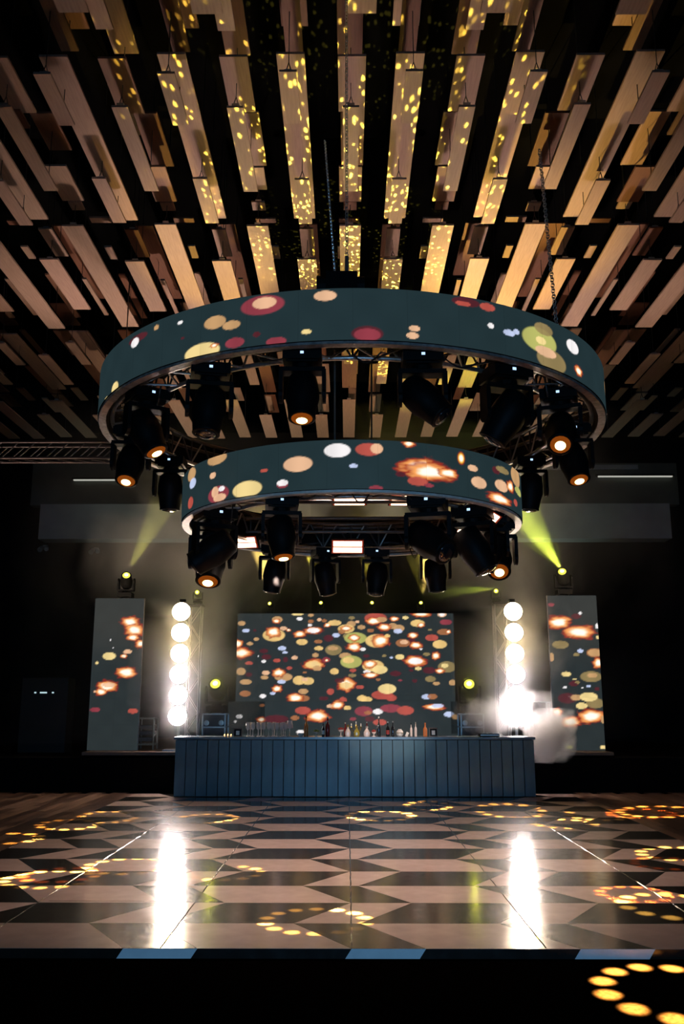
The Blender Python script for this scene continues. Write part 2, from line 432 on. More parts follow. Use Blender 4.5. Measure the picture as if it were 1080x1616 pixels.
for i, (x, w_, d0, d1, h, wire) in enumerate(planks):
    mi = (rnd.choice((3,4,4,5)) if h > MID+.2 else rnd.choice((0,1,2,3,3,5,4))) if h > LOW+.15 else int(rnd.random()*3)  # higher planks draw from the darker browns
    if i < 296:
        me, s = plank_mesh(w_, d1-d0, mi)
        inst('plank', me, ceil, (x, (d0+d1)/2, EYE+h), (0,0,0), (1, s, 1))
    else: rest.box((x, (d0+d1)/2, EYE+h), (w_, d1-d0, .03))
    if wire and d0 > 7:
        z = EYE+h+.015
        for dd in (d0+.1, d1-.15):
            hang.path([(x-.05,dd,z+.0),(x,dd,z+.18),(x,dd,10.8)], .006, 4); hang.tube((x+.05,dd,z),(x,dd,z+.18), .006, k=4)
        if clips < 110:
            inst('hanger_clip', clip_m, ceil, (x, d0+.06, z+.022)); clips += 1
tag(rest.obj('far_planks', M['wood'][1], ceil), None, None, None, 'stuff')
tag(hang.obj('hanging_wires', M['wire'], ceil), None, None, None, 'stuff')
print('planks', len(planks))

# ------------------------------------------------------------------ LED rings
UP = [(-0.25,0.43,0.104,0.05,'P'),(-0.84,0.39,0.213,0.094,'C'),(-0.82,0.41,0.118,0.057,'P'),(-1.33,0.3,0.121,0.064,'T'),(-1.15,0.24,0.094,0.044,'T'),(-1.75,0.39,0.034,0.02,'W'),(-2.41,0.41,0.177,0.042,'D'),(-2.46,0.38,0.078,0.049,'W'),(-2.09,0.43,0.04,0.027,'T'),(-1.71,0.22,0.025,0.013,'D'),(-1.11,0.06,0.099,0.05,'C'),(-0.89,0.11,0.038,0.025,'D'),(-0.7,0.02,0.096,0.043,'C'),(-0.42,0.09,0.047,0.024,'Y'),(-1.47,0.03,0.202,0.089,'Y'),(-1.33,0.07,0.042,0.019,'F'),(-2.89,0.02,0.097,0.065,'Y'),(-3.19,-0.03,0.088,0.038,'Y'),(0.13,0.06,0.143,0.073,'D'),(0.13,0.05,0.12,0.06,'C'),(0.56,0.13,0.053,0.028,'P'),(0.54,0.06,0.059,0.031,'P'),(1.33,0.26,0.036,0.026,'W'),(1.54,0.23,0.07,0.032,'B'),(1.63,0.26,0.04,0.026,'B'),(1.95,0.25,0.246,0.127,'G'),(1.96,0.25,0.075,0.04,'Y'),(2.01,0.38,0.137,0.061,'O'),(2.51,0.34,0.124,0.071,'W'),(2.12,0.08,0.229,0.114,'O'),(2.03,0.15,0.158,0.053,'P'),(2.61,0.11,0.075,0.049,'F'),(1.07,0.45,0.146,0.045,'D'),(1.04,0.43,0.079,0.025,'R'),(1.3,0.44,0.085,0.039,'R'),
 (3.9,.3,.2,.1,'T'),(4.8,.2,.12,.06,'C'),(5.6,.35,.2,.09,'Y'),(6.5,.1,.1,.05,'W'),(7.4,.3,.22,.1,'K'),(8.5,.2,.15,.07,'P'),(-4.1,.3,.15,.07,'C'),(-5.2,.2,.2,.1,'T'),(-6.3,.35,.12,.05,'B'),(-7.6,.15,.2,.09,'Y'),(-8.6,.3,.15,.06,'R')]
LO = [(-0.15,0.39,0.131,0.071,'W'),(-0.55,0.27,0.152,0.078,'P'),(-0.92,0.24,0.044,0.02,'R'),(-1.13,0.07,0.188,0.086,'Y'),(-0.71,0.07,0.062,0.032,'C'),(-0.71,0.09,0.062,0.032,'W'),(-1.59,0.47,0.169,0.063,'T'),(-1.65,0.3,0.058,0.035,'P'),(-2.17,0.42,0.136,0.074,'T'),(-2.12,0.31,0.102,0.058,'B'),(-2.17,0.1,0.089,0.065,'R'),(-1.55,0.08,0.173,0.088,'C'),(-1.60,0.11,0.06,0.06,'P'),(-1.52,0.04,0.104,0.041,'P'),(-1.49,0.13,0.051,0.027,'W'),(0.16,0.4,0.131,0.065,'R'),(0.24,0.41,0.063,0.052,'P'),(0.57,0.48,0.06,0.033,'F'),(0.01,0.23,0.043,0.022,'B'),(0.7,0.25,0.236,0.085,'F'),(0.8,0.21,0.244,0.085,'F'),(1.01,0.22,0.113,0.046,'F'),(0.48,0.16,0.052,0.026,'D'),(0.66,0.1,0.109,0.045,'R'),(1.18,0.40,0.045,0.06,'H'),(1.34,0.32,0.075,0.034,'P'),(1.74,0.37,0.078,0.042,'D'),(1.43,0.18,0.119,0.061,'P'),(1.85,0.22,0.146,0.063,'P'),(2.08,0.26,0.099,0.058,'F'),(1.89,0.4,0.155,0.036,'O'),(2.31,0.42,0.201,0.113,'T'),(2.41,0.27,0.182,0.046,'G'),(2.24,0.11,0.077,0.037,'R'),(1.8,0.07,0.239,0.049,'F'),(0.23,0.01,0.069,0.025,'C'),(0.78,0.07,0.056,0.019,'C'),  # the H item paints a lamp's lens glow into the LED picture
 (3.4,.3,.2,.1,'T'),(4.3,.2,.12,.06,'C'),(5.3,.35,.2,.09,'Y'),(-3.6,.3,.15,.07,'C'),(-4.6,.2,.2,.1,'T'),(-5.6,.3,.15,.06,'R')]
RC = Vector((.055, 10.43, 0))
rod_m = MB().tube((0,0,-.5),(0,0,.5), 1, k=6).mesh('brace', M['truss_dark'], True)
rod_p = MB().tube((0,0,-.5),(0,0,.5), 1, k=6).mesh('brace', M['metal'], True)
def rod(parent, p1, p2, r, me=None, name='brace'):
    p1, p2 = Vector(p1), Vector(p2); d = p2-p1
    o = inst(name, me or rod_m, parent, (p1+p2)/2, d.to_track_quat('Z','Y').to_euler(), (r, r, d.length)); return o
def ring(label, Rr, zb, n, items, nb, a_tr):
    root = thing('led_ring', label, 'led ring', (RC.x, RC.y, zb))
    per = 2*PI*Rr
    f = lambda s, t: (Rr*math.sin(s/Rr), -Rr*math.cos(s/Rr), t)
    bk = lambda s: (-math.sin(s/Rr), math.cos(s/Rr), 0)
    allit = items
    for i in range(n):
        s0 = -per/2+per*i/n; s1 = s0+per/n
        vis = abs((s0+s1)/2) < per*.3
        led_panel(root, f, s0, s1, 0, .5, 54 if vis else 10, 46 if vis else 8, allit, .07, bk)
    # pale lower rim and the inner hoop frame
    prof = [(Rr-.01,-.004),(Rr-.01,-.03),(Rr-.09,-.03),(Rr-.09,-.004)]
    m = MB(); seg = 76
    for i in range(seg):
        t = 2*PI*i/seg
        for (rr, z) in prof: m.v.append((rr*math.sin(t), -rr*math.cos(t), z))
    for i in range(seg):
        for j in range(4): m.f.append((i*4+j, i*4+(j+1) % 4, ((i+1) % seg)*4+(j+1) % 4, ((i+1) % seg)*4+j))
    tag(m.obj('rim', M['rim'] if Rr < 2.5 else M['rim_dark'], root), 'pale metal rim' if Rr < 2.5 else 'dull metal rim')
    ro, ri, z0, z1 = Rr-.16, Rr-.16-a_tr, .02, .36
    for (rr, z) in ((ro,z0),(ri,z0),(ro,z1),(ri,z1)):
        MB().arc(rr, z, .024, 6, 96).obj('truss_chord', M['metal'] if z == z0 else M['truss_dark'], root, True)
    P = lambda rr, t, z: (rr*math.sin(t), -rr*math.cos(t), z)
    for i in range(nb):
        t = 2*PI*i/nb; t2 = 2*PI*(i+.5)/nb; t3 = 2*PI*(i+1)/nb
        rod(root, P(ro,t,z0), P(ri,t2,z0), .011, rod_p); rod(root, P(ri,t2,z0), P(ro,t3,z0), .011)
        rod(root, P(ri,t,z0), P(ri,t2,z1), .011); rod(root, P(ri,t2,z1), P(ri,t3,z0), .011, rod_p)
        rod(root, P(ri,t,z0), P(ri,t,z1), .012)
    # cable bundle lying on the truss
    cab = MB(); pts = []
    for i in range(0, 181):
        t = 2*PI*i/180; pts.append(P(ri+.13+.05*math.sin(i*.9), t, z0+.04+.05*abs(math.sin(i*.37))))
    cab.path(pts, .013, 5); pts = [P(ri+.2+.06*math.sin(i*1.3+1), 2*PI*i/180, z0+.05+.03*abs(math.sin(i*.8))) for i in range(181)]
    cab.path(pts, .009, 5)
    cab.obj('cable', M['wire'], root)
    for i in range(14):
        t0 = 2*PI*(i+.3*math.sin(i*5))/14; dt = .10+.05*math.sin(i*2.1); dr = .10+.06*math.sin(i*3.3)
        pts = [P(ri+.1+.08*math.sin(i+q), t0+dt*q, z0-dr*math.sin(PI*q)) for q in [k/8 for k in range(9)]]
        MB().path(pts, .008, 5).obj('cable', M['wire'], root)
    return root
ring1 = ring('upper, larger round LED ring hanging from the plank ceiling', 3.0, 4.86, 38, UP, 36, .32)
ring2 = ring('lower, smaller round LED ring hanging under the big one', 2.01, 3.73, 25, LO, 26, .26)

# chains and cables
def chain(name, label, p1, p2, n, r, cat='chain', me=None):
    p1, p2 = Vector(p1), Vector(p2); m = MB(); d = (p2-p1)/n
    for i in range(n):
        c = p1+d*(i+.5); u = d.normalized(); a = u.orthogonal().normalized()
        if i % 2: a = u.cross(a)
        L = d.length*.72; pts = []
        for k in range(9):
            t = 2*PI*k/8; pts.append(c+u*math.cos(t)*L+a*math.sin(t)*r*2.2)
        m.path(pts, r*.55, 4)
    o = m.obj(name, me or M['steel']); return tag(o, label, cat)
chain('hoist_chain', 'pale steel chain from the ceiling to the front of the upper ring', (xat(514,8.6,9.5),8.9,zat(222,8.9)), (xat(533,7.75,5.3),7.75,5.36), 90, .006)
chain('hoist_chain', 'dark steel chain from the ceiling to the right of the upper ring', (xat(862,8.3,7.5),8.6,zat(452,8.6)+1.6), (xat(882,8.5,5.4),8.55,5.36), 70, .009, me=M['metal'])
for (xx, y_, lab) in ((529,8.1,'left of the two thin cables hanging inside the upper ring'), (587,8.3,'right of the two thin cables hanging inside the upper ring')):
    m = MB().path([(xat(xx,7.91,5.2),7.91,5.22),(xat(xx,8.4,4.6),8.4,4.62),(xat(xx,8.84,4.1),8.84,4.08)], .009, 6)
    tag(m.obj('cable', M['steel'] if xx < 550 else M['wire']), lab, 'cable')
hz = thing('chain_hoist', 'small dark chain motor hanging just above the upper ring', 'hoist', (xat(540,7.9,5.5),7.9,5.62))
MB().box((0,0,.0), (.3,.2,.2)).tube((-.15,0,0),(-.24,0,0), .09, k=12).tube((.15,0,0),(.22,0,0), .08, k=12).obj('motor_body', M['housing'], hz)
MB().tube((.05,0,.1),(.05,0,.3), .02).obj('hook', M['steel'], hz)
chain('hoist_chain', 'short chain holding the small dark motor above the upper ring', (hz.location.x+.05,7.9,5.92), (hz.location.x+.05,7.9,10.75), 120, .008)

# ------------------------------------------------------------------ moving heads
lens_amber = emit('amber_lens', (1.0,0.22,0.02), .22); hot = emit('hot_lens_core', (1.0,.72,.28), 7.0); hot_y = emit('hot_yellow_core', (0.80,.85,.03), 36.0)
lens_yellow = emit('yellow_lens', (0.85,0.78,0.10), 1.3)
lens_dark = mat('dark_lens', (0.01,0.012,0.015), .08, coat=1)
disp = emit('blue_display', (0.45,0.68,1.0), 1.5)
def moving_head(label, loc, rz, tilt, lens, group, s=1.0, up=False, display=True, glow=None):
    """loc = mounting point; hangs down (or stands up); tilt turns the head about the yoke's axle"""
    root = thing('moving_head_light', label, 'stage light', loc, rz, group)
    if up: root.rotation_euler = (PI, 0, rz)
    root.scale = (s, s, s)
    MB().box((0,0,-.06), (.34,.30,.10)).box((0,0,-.115), (.28,.24,.02)).box((-.12,0,.0), (.05,.05,.06)).box((.12,0,0), (.05,.05,.06)).obj('base', M['housing'], root)
    if display:
        MB().box((0,-.152,-.055), (.03,.004,.022)).obj('display', disp, root)
    y = MB().tube((0,0,-.12),(0,0,-.16), .09, k=16)
    y.box((0,0,-.175), (.40,.14,.04))
    for q in (-1,1):
        y.box((q*.19,0,-.30), (.035,.13,.25)).tube((q*.175,0,-.40),(q*.207,0,-.40), .075, k=14)
    y.obj('yoke', M['housing'], root)
    h = bpy.data.objects.new('head', MB().lathe([(.085,.20),(.125,.17),(.145,.06),(.15,-.04),(.135,-.10),(.118,-.22),(.122,-.235),(.105,-.24)], k=20)
        .box((0,.10,.03),(.12,.06,.16)).box((0,-.10,.03),(.12,.06,.16)).mesh('head', M['housing'], True))
    COL.objects.link(h); h.parent = root; h.location = (0,0,-.40); h.rotation_euler = (tilt[0], tilt[1], 0)
    l = MB().lathe([(.095,-.238),(.085,-.25),(.05,-.26),(.01,-.263)], k=16).obj('lens', lens, h, True)
    if lens is not lens_dark: MB().lathe([(.052,-.255),(.048,-.264),(.02,-.268),(.004,-.269)], k=16).obj('lens_core', hot if lens is lens_amber else hot_y, l, True)
    return root
TR1 = 3.0-.32; TR2 = 2.01-.30
def on_ring(th, rr): t = math.radians(th); return (RC.x+rr*math.sin(t), RC.y-rr*math.cos(t))
G1 = None
U = [(-10,TR1,4.885,0,(-.25,0),lens_amber,'moving head light in the front of the upper ring with a lit amber lens',1.05),
     (-31,TR1,4.885,.2,(-.15,.1),lens_dark,'unlit moving head light pointing down left of the lit front one, upper ring',1.1),
     (14,TR1,4.885,0,(-.2,-.75),lens_dark,'dark moving head light of the upper ring, tilted to the lower right',1.1),
     (34,TR1,4.885,.3,(.3,.5),lens_dark,'large dark moving head light under the front right of the upper ring',1.2),
     (-53,TR1,4.885,.6,(-.35,-.35),lens_amber,'moving head light with amber lens high on the left of the upper ring',1.1),
     (-83,TR1-.05,4.885,.0,(-.45,.05),lens_amber,'moving head light with amber lens at the far left of the upper ring',1.1),
     (-112,TR1-.1,4.87,.0,(.1,0),lens_dark,'dark moving head light hanging at the back left of the upper ring',1.1),
     (54,TR1,4.885,-.3,(-.75,.0),lens_amber,'moving head light with bright amber lens high on the right of the upper ring',1.1),
     (82,TR1-.05,4.885,0,(-.4,-.1),lens_amber,'moving head light with amber lens at the far right of the upper ring',1.1),
     (113,TR1-.1,4.87,0,(.1,0.1),lens_dark,'dark moving head light hanging at the back right of the upper ring',1.1)]
for (th, rr, z, rz, tilt, ln, lab, s) in U:
    x, y = on_ring(th, rr); moving_head(lab, (x, y, z), rz, tilt, ln, 'moving heads under the upper ring', s)
L_ = [(-58,TR2+.05,3.765,.5,(.4,.9),lens_dark,'large moving head light under the left end of the lower ring',1.15),
      (-80,TR2-.05,3.765,0,(-.5,.0),lens_amber,'moving head light with small orange lens under the left of the lower ring',1.2),
      (-26,TR2-.05,3.765,.1,(-.2,-.1),lens_amber,'moving head light with faint orange lens front left in the lower ring',1.0),
      (27,TR2,3.765,-.2,(-.5,-.9),lens_dark,'tilted dark moving head light right of the middle in the lower ring',1.15),
      (52,TR2-.05,3.765,-.4,(.1,-.5),lens_dark,'big dark moving head light front right in the lower ring',1.15),
      (82,TR2,3.765,0,(-.8,.1),lens_amber,'moving head light with bright orange lens at the right end of the lower ring',1.1),
      (70,TR2-.05,3.765,0,(.1,.35),lens_dark,'slim dark moving head light beside the right end of the lower ring',1.0),
      (-143,TR2,3.765,0,(.1,.15),lens_dark,'leftmost of the dark moving head lights at the back of the lower ring',1.0),
      (-168,TR2,3.765,.3,(.05,-.2),lens_dark,'second from left of the dark moving head lights at the back of the lower ring',1.0),
      (168,TR2,3.765,0,(-.1,.1),lens_dark,'third from left of the dark moving head lights at the back of the lower ring',1.0),
      (139,TR2,3.765,0,(.1,-.1),lens_dark,'rightmost of the dark moving head lights at the back of the lower ring',1.0)]
for (th, rr, z, rz, tilt, ln, lab, s) in L_:
    x, y = on_ring(th, rr); moving_head(lab, (x, y, z), rz, tilt, ln, 'moving heads under the lower ring', s)

# warm two-strip wash panels inside the lower ring
wash = emit('warm_wash_strip', (1.0,0.62,0.42), 7.0)
red_glass = mat('wash_panel_face', (0.25,0.03,0.015), .4, emis=(1,.1,.03), es=.12)
def wash_panel(label, px, py, d, w_, rot):
    x = xat(px, d, zat(py,d)); z = zat(py, d)
    r = thing('wash_panel', label, 'stage light', (x, d, z), 0, 'warm wash panels in the lower ring')
    ps = [MB().box((0,0,.03), (w_+.06,.20,.05)).box((0,0,.075),(w_*.5,.09,.05)).obj('panel_housing', M['housing'], r),
          MB().box((0,0,.002), (w_+.04,.18,.006)).obj('panel_face', red_glass, r),
          MB().path([(-w_/2-.03,0,.03),(-w_/2-.03,0,.14),(w_/2+.03,0,.14),(w_/2+.03,0,.03)], .012, 6).obj('bracket', M['housing'], r)]
    for q in (-1,1): ps.append(MB().box((0,q*.042,-.003), (w_,.066,.006)).obj('light_strip', wash, r))
    for p in ps: p.rotation_euler = rot
    MB().tube((0,0,.06),(0,0,max(.15,3.86-z)), .015).obj('hanging_pole', M['housing'], r)
for dd in (9.53, 11.3):
    hw = math.sqrt(1.62**2-(dd-RC.y)**2)
    for zz in (.12,.30): rod(ring2, (-hw,dd-RC.y,zz), (hw,dd-RC.y,zz), .022, rod_m, 'cross_bar')
wash_panel('lit wash panel left of the middle just under the lower ring', 440,785,9.53,.26,(-.6,0,-.1))
wash_panel('lit wash panel at the middle just under the lower ring', 552,791,9.53,.33,(-.3,0,0))
wash_panel('lit wash panel half hidden right of the middle under the lower ring', 640,790,9.53,.30,(-.5,0,.1))
wash_panel('lit wash panel low on the left below the lower ring', 388,856,11.3,.26,(-.8,0,-.2))
wash_panel('brightest wash panel, low in the middle below the lower ring', 549,863,11.3,.37,(-1.1,0,.03))
wash_panel('lit wash panel low on the right behind a dark lamp', 738,850,11.3,.33,(-.7,.5,.3))
wash_panel('narrow slanted wash panel at the right inside the lower ring', 770,812,9.53,.24,(-.35,.55,.1))

# ------------------------------------------------------------------ stage and screens
ST = .74; SF = 17.75
struct(MB().box((0, (SF+WB)/2, ST/2-.067), (17, WB-SF-.02, ST-.08)).obj('stage', M['stage_skirt']))
dk = MB()
struct(MB().box((0, (SF+WB)/2, ST-.03), (10.3, WB-SF-.02, .06)).obj('stage_deck', M['deck']))
def screen(label, X0, X1, Z0, Z1, d, items, n=20, m=20, rz=0):
    r = thing('led_screen', label, 'screen', ((X0+X1)/2, d, Z0), rz)
    w_ = X1-X0; h_ = Z1-Z0; nx = round(w_/.5); nz = round(h_/.5)
    f = lambda s, t: (s-w_/2, 0, t)
    for i in range(nx):
        for j in range(nz):
            led_panel(r, f, w_*i/nx, w_*(i+1)/nx, h_*j/nz, h_*(j+1)/nz, n, m, items, .08, bg=lin((42,49,50)))
    fr = MB()
    for x in (-w_/2+.1, w_/2-.1): fr.box((x,.14,(h_+ST-Z0)/2), (.06,.06,h_-(ST-Z0)))
    fr.box((0,.14,h_-.1),(w_-.1,.06,.06)); fr.box((0,.14,.1),(w_-.1,.06,.06)); fr.box((-w_/2+.1,.35,.03),(.06,.5,.06)) if Z0-ST < .02 else fr.box((-w_/2+.1,.35,ST-Z0+.03),(.06,.5,.06)); fr.box((w_/2-.1,.35,.03 if Z0-ST < .02 else ST-Z0+.03),(.06,.5,.06))
    fr.obj('support_frame', M['truss_dark'], r)
    MB().box((w_/2+.006 if X0 < 0 else -w_/2-.006, .04, h_/2),(.008,.07,h_)).obj('side_edge', M['metal'], r) if abs((X0+X1)/2) > 1 else None
    return r
def to_m(L, px0, px1, py0, py1, w_, h_, sx=1., ox=0., oy=0.):
    out = []
    for (x, y, rx, ry, c) in L:
        x, y, rx, ry = ox+x*sx, oy+y*sx, rx*sx, ry*sx
        out.append(((x-px0)/(px1-px0)*w_, (py1-y)/(py1-py0)*h_, rx/(px1-px0)*w_, ry/(py1-py0)*h_, c))
    return out
MAIN = [(58,182,17,11,'T'),(78,215,17,9,'B'),(218,165,24,15,'T'),(215,172,16,10,'F'),(320,161,14,8,'W'),(370,145,14,7,'T'),(370,173,14,8,'K'),(366,190,10,6,'W'),(204,236,50,28,'L'),(202,222,30,22,'F'),(247,205,16,9,'P'),(270,213,10,6,'F'),(320,231,26,14,'F'),(382,214,38,15,'F'),(382,214,28,12,'W'),(485,236,17,10,'B'),(408,165,10,7,'P'),(445,190,14,10,'F'),(478,180,30,13,'L'),(310,140,27,6,'Y'),(555,157,14,7,'O'),(553,185,20,14,'T'),(530,207,37,20,'L'),(530,205,24,10,'F'),(598,200,18,10,'T'),(545,240,30,14,'O'),(572,250,50,26,'G'),(566,248,24,14,'F'),(450,250,22,15,'D'),(405,265,18,9,'K'),(331,267,25,14,'L'),(97,275,15,8,'T'),(125,254,13,7,'T'),(45,275,18,18,'F'),(62,317,42,22,'F'),(242,296,19,10,'B'),(255,315,12,6,'B'),(160,308,20,10,'D'),(172,335,22,12,'D'),(136,332,4,3,'W'),(161,355,10,7,'W'),(220,351,16,9,'R'),(258,347,12,12,'D'),(299,338,14,9,'P'),(95,363,17,8,'R'),(60,400,20,17,'T'),(95,414,15,9,'D'),(82,447,27,12,'T'),(80,499,25,13,'K'),(171,406,18,10,'P'),(165,427,17,9,'T'),(250,425,40,18,'T'),(228,405,26,18,'F'),(242,446,19,9,'B'),(222,477,22,14,'F'),(203,498,12,7,'B'),(159,510,15,9,'W'),(325,520,42,16,'K'),(303,518,34,18,'F'),(339,489,22,12,'T'),(320,440,28,20,'L'),(360,443,26,17,'L'),(345,436,14,9,'P'),(407,296,20,10,'L'),(392,327,15,10,'T'),(385,368,42,22,'F'),(382,370,34,16,'L'),(400,386,20,12,'T'),(473,303,37,24,'O'),(470,296,24,10,'T'),(440,348,18,12,'C'),(442,350,8,6,'F'),(477,400,20,14,'L'),(565,290,30,18,'F'),(605,300,14,7,'W'),(526,330,28,14,'T'),(552,357,48,28,'G'),(540,350,26,14,'L'),(663,158,50,24,'R'),(655,172,32,16,'F'),(690,165,24,12,'T'),(748,162,20,10,'F'),(798,156,14,8,'Y'),(740,195,20,14,'T'),(768,205,24,16,'T'),(703,200,27,15,'F'),(763,218,20,11,'B'),(870,140,38,12,'F'),(852,182,32,16,'L'),(868,190,16,10,'F'),(963,142,21,11,'P'),(963,142,14,7,'W'),(980,177,27,13,'C'),(825,262,15,25,'D'),(830,237,20,13,'F'),(843,282,26,14,'F'),(785,272,32,18,'K'),(790,268,18,10,'P'),(915,248,29,15,'R'),(970,222,30,14,'K'),(990,221,10,8,'F'),(950,278,32,19,'L'),(668,262,52,30,'L'),(684,262,38,26,'F'),(865,299,7,4,'W'),(890,322,16,8,'O'),(770,335,20,12,'Y'),(732,338,7,5,'B'),(932,330,18,16,'F'),(840,354,44,22,'F'),(840,354,32,14,'W'),(852,387,15,8,'Y'),(650,375,48,26,'L'),(636,368,30,16,'F'),(680,392,34,19,'Y'),(622,402,16,8,'W'),(640,417,32,12,'F'),(750,410,25,12,'D'),(672,436,10,6,'K'),(980,380,40,25,'O'),(970,374,16,10,'Y'),(948,398,20,10,'F'),(900,395,28,15,'D'),(905,434,24,13,'O'),(931,454,15,8,'T'),(1003,450,16,13,'T'),(835,442,12,8,'D'),(530,458,38,28,'F'),(530,462,28,14,'L'),(460,490,16,14,'R'),(557,418,18,8,'O'),(690,505,48,20,'R'),(712,478,40,22,'Y'),(730,518,24,14,'R'),(600,520,22,14,'L'),(618,525,27,13,'L'),(885,513,21,11,'B'),(912,512,22,12,'K'),(515,530,18,16,'R'),(490,548,28,18,'F'),(535,560,17,10,'L'),(455,550,14,8,'P'),(510,220,16,10,'K'),(430,170,12,7,'K'),(500,440,22,10,'D'),(560,395,15,8,'R'),(620,330,14,8,'D'),(700,330,10,6,'O'),(590,470,18,9,'R'),(430,520,20,9,'D'),(275,385,13,7,'R'),(345,405,10,5,'K'),(118,214,8,5,'D'),(580,175,10,6,'P'),(640,215,16,9,'K'),(715,240,13,8,'L'),(908,212,9,5,'O'),(820,395,10,6,'D'),(770,440,9,5,'C')]
BOOTH = [(152,549,12,6,'K'),(335,572,35,17,'R'),(50,599,15,9,'W'),(33,622,8,5,'W'),(150,613,20,11,'F'),(216,610,55,18,'D'),(400,597,46,24,'F'),(608,575,40,22,'C'),(628,582,18,8,'K'),(671,577,23,12,'W'),(730,562,48,18,'C'),(795,572,38,20,'R'),(925,556,42,13,'F'),(940,551,28,9,'B'),(990,589,23,12,'B'),(1018,600,16,12,'T'),(325,668,18,9,'W'),(490,548,28,18,'F'),(535,560,17,10,'L'),(455,552,14,8,'P'),(635,610,22,12,'D'),(560,610,14,8,'C'),(680,625,30,14,'R'),(300,605,20,10,'K')]
LEFT = [(205,983,13,8,'F'),(212,996,14,9,'F'),(209,1008,9,5,'F'),(222,1018,8,6,'F'),(172,1038,10.5,6,'Y'),(201,1031,7,3.5,'P'),(195,1038,5,3,'F'),(152.5,1049,3,2.5,'Y'),(178,1025,1,1,'W'),(174,1012,1,1,'W'),(199,1064,15,8,'F'),(170,1086,15,8,'F'),(172,1084,10,4,'P'),(160,1095,8,5,'F'),(150,1094,2,1.5,'P'),(151,1123,8,3.5,'C'),(210,1125,8,4,'R'),(139,1120,2,3,'P'),(136,1168,1.5,2,'R')]
RIGHT = [(869,955,5,3,'C'),(882,984,17,10,'F'),(909,974,8,4,'D'),(915,969,3,2,'W'),(900,1003,9,5,'F'),(914,1000,22,10,'F'),(884,1020,13,6.5,'O'),(915,1030,5,3,'B'),(909,1036,5,2.5,'O'),(938,1033,13,7,'K'),(938,1033,11,6,'T'),(944,1049,9,8,'F'),(942,990,3,4,'W'),(944,1008,4,3,'Y'),(893,1067,7.5,4,'Y'),(906,1075,3,1.5,'Y'),(932,1071,17,8.5,'O'),(934,1069,8,4,'T'),(870,1040,4,7,'T'),(905,1082,8,4,'D'),(911,1080,4,2,'O'),(891,1088,3,2,'W'),(928,1086,4,2,'B'),(918,1089,2,1,'W'),(941,1090,4,3,'D'),(898,1103,2,1,'W'),(895,1105,15,8,'D'),(908,1104,8,5,'T'),(938,1113,14,8,'O'),(928,1103,14,7,'Y'),(917,1117,9,5,'Y'),(879,1127,8,6,'F'),(899,1142,15,8,'F'),(932,1133,20,10,'F'),(950,1138,4,6,'T'),(897,1181,6,3,'G'),(951,1181,6,3,'Y')]
dm_ = 20.3; X0, X1 = xat(373.5,dm_,2.8), xat(717,dm_,2.8); Zt = zat(968,dm_); Zb = Zt-2.75
Zpx = 968 + (Zt-Zb)/(Zt-zat(1150,dm_))*(1150-968)
screen('big wide LED screen at the back of the stage behind the bar', X0, X1, Zb, Zt, dm_, to_m(MAIN, 373.5,717,968,Zpx, X1-X0, Zt-Zb, .352,360,920), 24, 24)
db_ = 19.3; X0, X1 = xat(359.5,db_,1.5), xat(722,db_,1.5); Zt = zat(1107,db_)
r_ = screen('low LED booth front under the big screen, wider than it', X0, X1, ST, Zt, db_, to_m(BOOTH, 359.5,722,1107,zat(1107,db_) and 1107+ (Zt-ST)/(Zt-zat(1150,db_))*43, X1-X0, Zt-ST, .352,360,920), 24, 24)
ds_ = 18.4
X0, X1 = xat(144,ds_,2.4), xat(222,ds_,2.4); Zt = zat(944,ds_); Zb = ST
screen('tall narrow LED screen left of the bar', X0, X1, Zb, Zt, ds_, to_m([(x+(y-1064)*.04,y,a,b,c) for x,y,a,b,c in LEFT], 144,222,944,1186, X1-X0, Zt-Zb), 24, 24, .02)
X0, X1 = xat(869,ds_,2.4), xat(947,ds_,2.4); Zt = zat(940,ds_)
screen('tall narrow LED screen right of the bar', X0, X1, Zb, Zt, ds_, to_m([(x-(y-1062)*.05,y,a,b,c) for x,y,a,b,c in RIGHT], 869,947,940,1186, X1-X0, Zt-Zb), 24, 24, -.02)

# ------------------------------------------------------------------ blinder columns
warm = emit('blinder_lamp_warm', (1.0,0.76,0.42), LAMP_L)
cool = emit('blinder_lamp_white', (1.0,0.86,0.84), LAMP_L*1.25)
def blinder(label, px, d, side):
    x = xat(px, d, 2.2)
    r = thing('blinder_column', label, 'stage light', (x, d, ST))
    zs = [zat(yy, d)-ST for yy in (965,998,1031,1064,1097,1130)]
    MB().box((0,.16,zs[0]/2), (.05,.05,zs[0]+.1)).box((0,.16,.02),(.5,.5,.04)).obj('pole', M['metal'], r)
    for i, z in enumerate(zs):
        # lamp faces the hall (-Y)
        h = MB().lathe([(.10,-.14),(.16,-.10),(.196,-.02),(.20,.01),(.19,.01)], (0,0,0), 24, Matrix.Rotation(PI/2,3,'X')).obj('lamp_housing', M['housing'], r, True, (0,.02,z))
        l = MB().lathe([(.184,0),(.170,.025),(.12,.05),(.06,.06),(.005,.062)], (0,0,0), 28, Matrix.Rotation(PI/2,3,'X')).obj('lamp_lens', warm if i < 3 else cool, h, True, (0,-.01,0))
    MB().box((0,.13,zs[0]+.24), (.12,.08,.05)).obj('top_clamp', M['housing'], r)
    return r
blinder('column of six glaring round lamps left of the bar', 282, 18.05, -1)
blinder('column of six glaring round lamps right of the bar', 814, 18.05, 1)
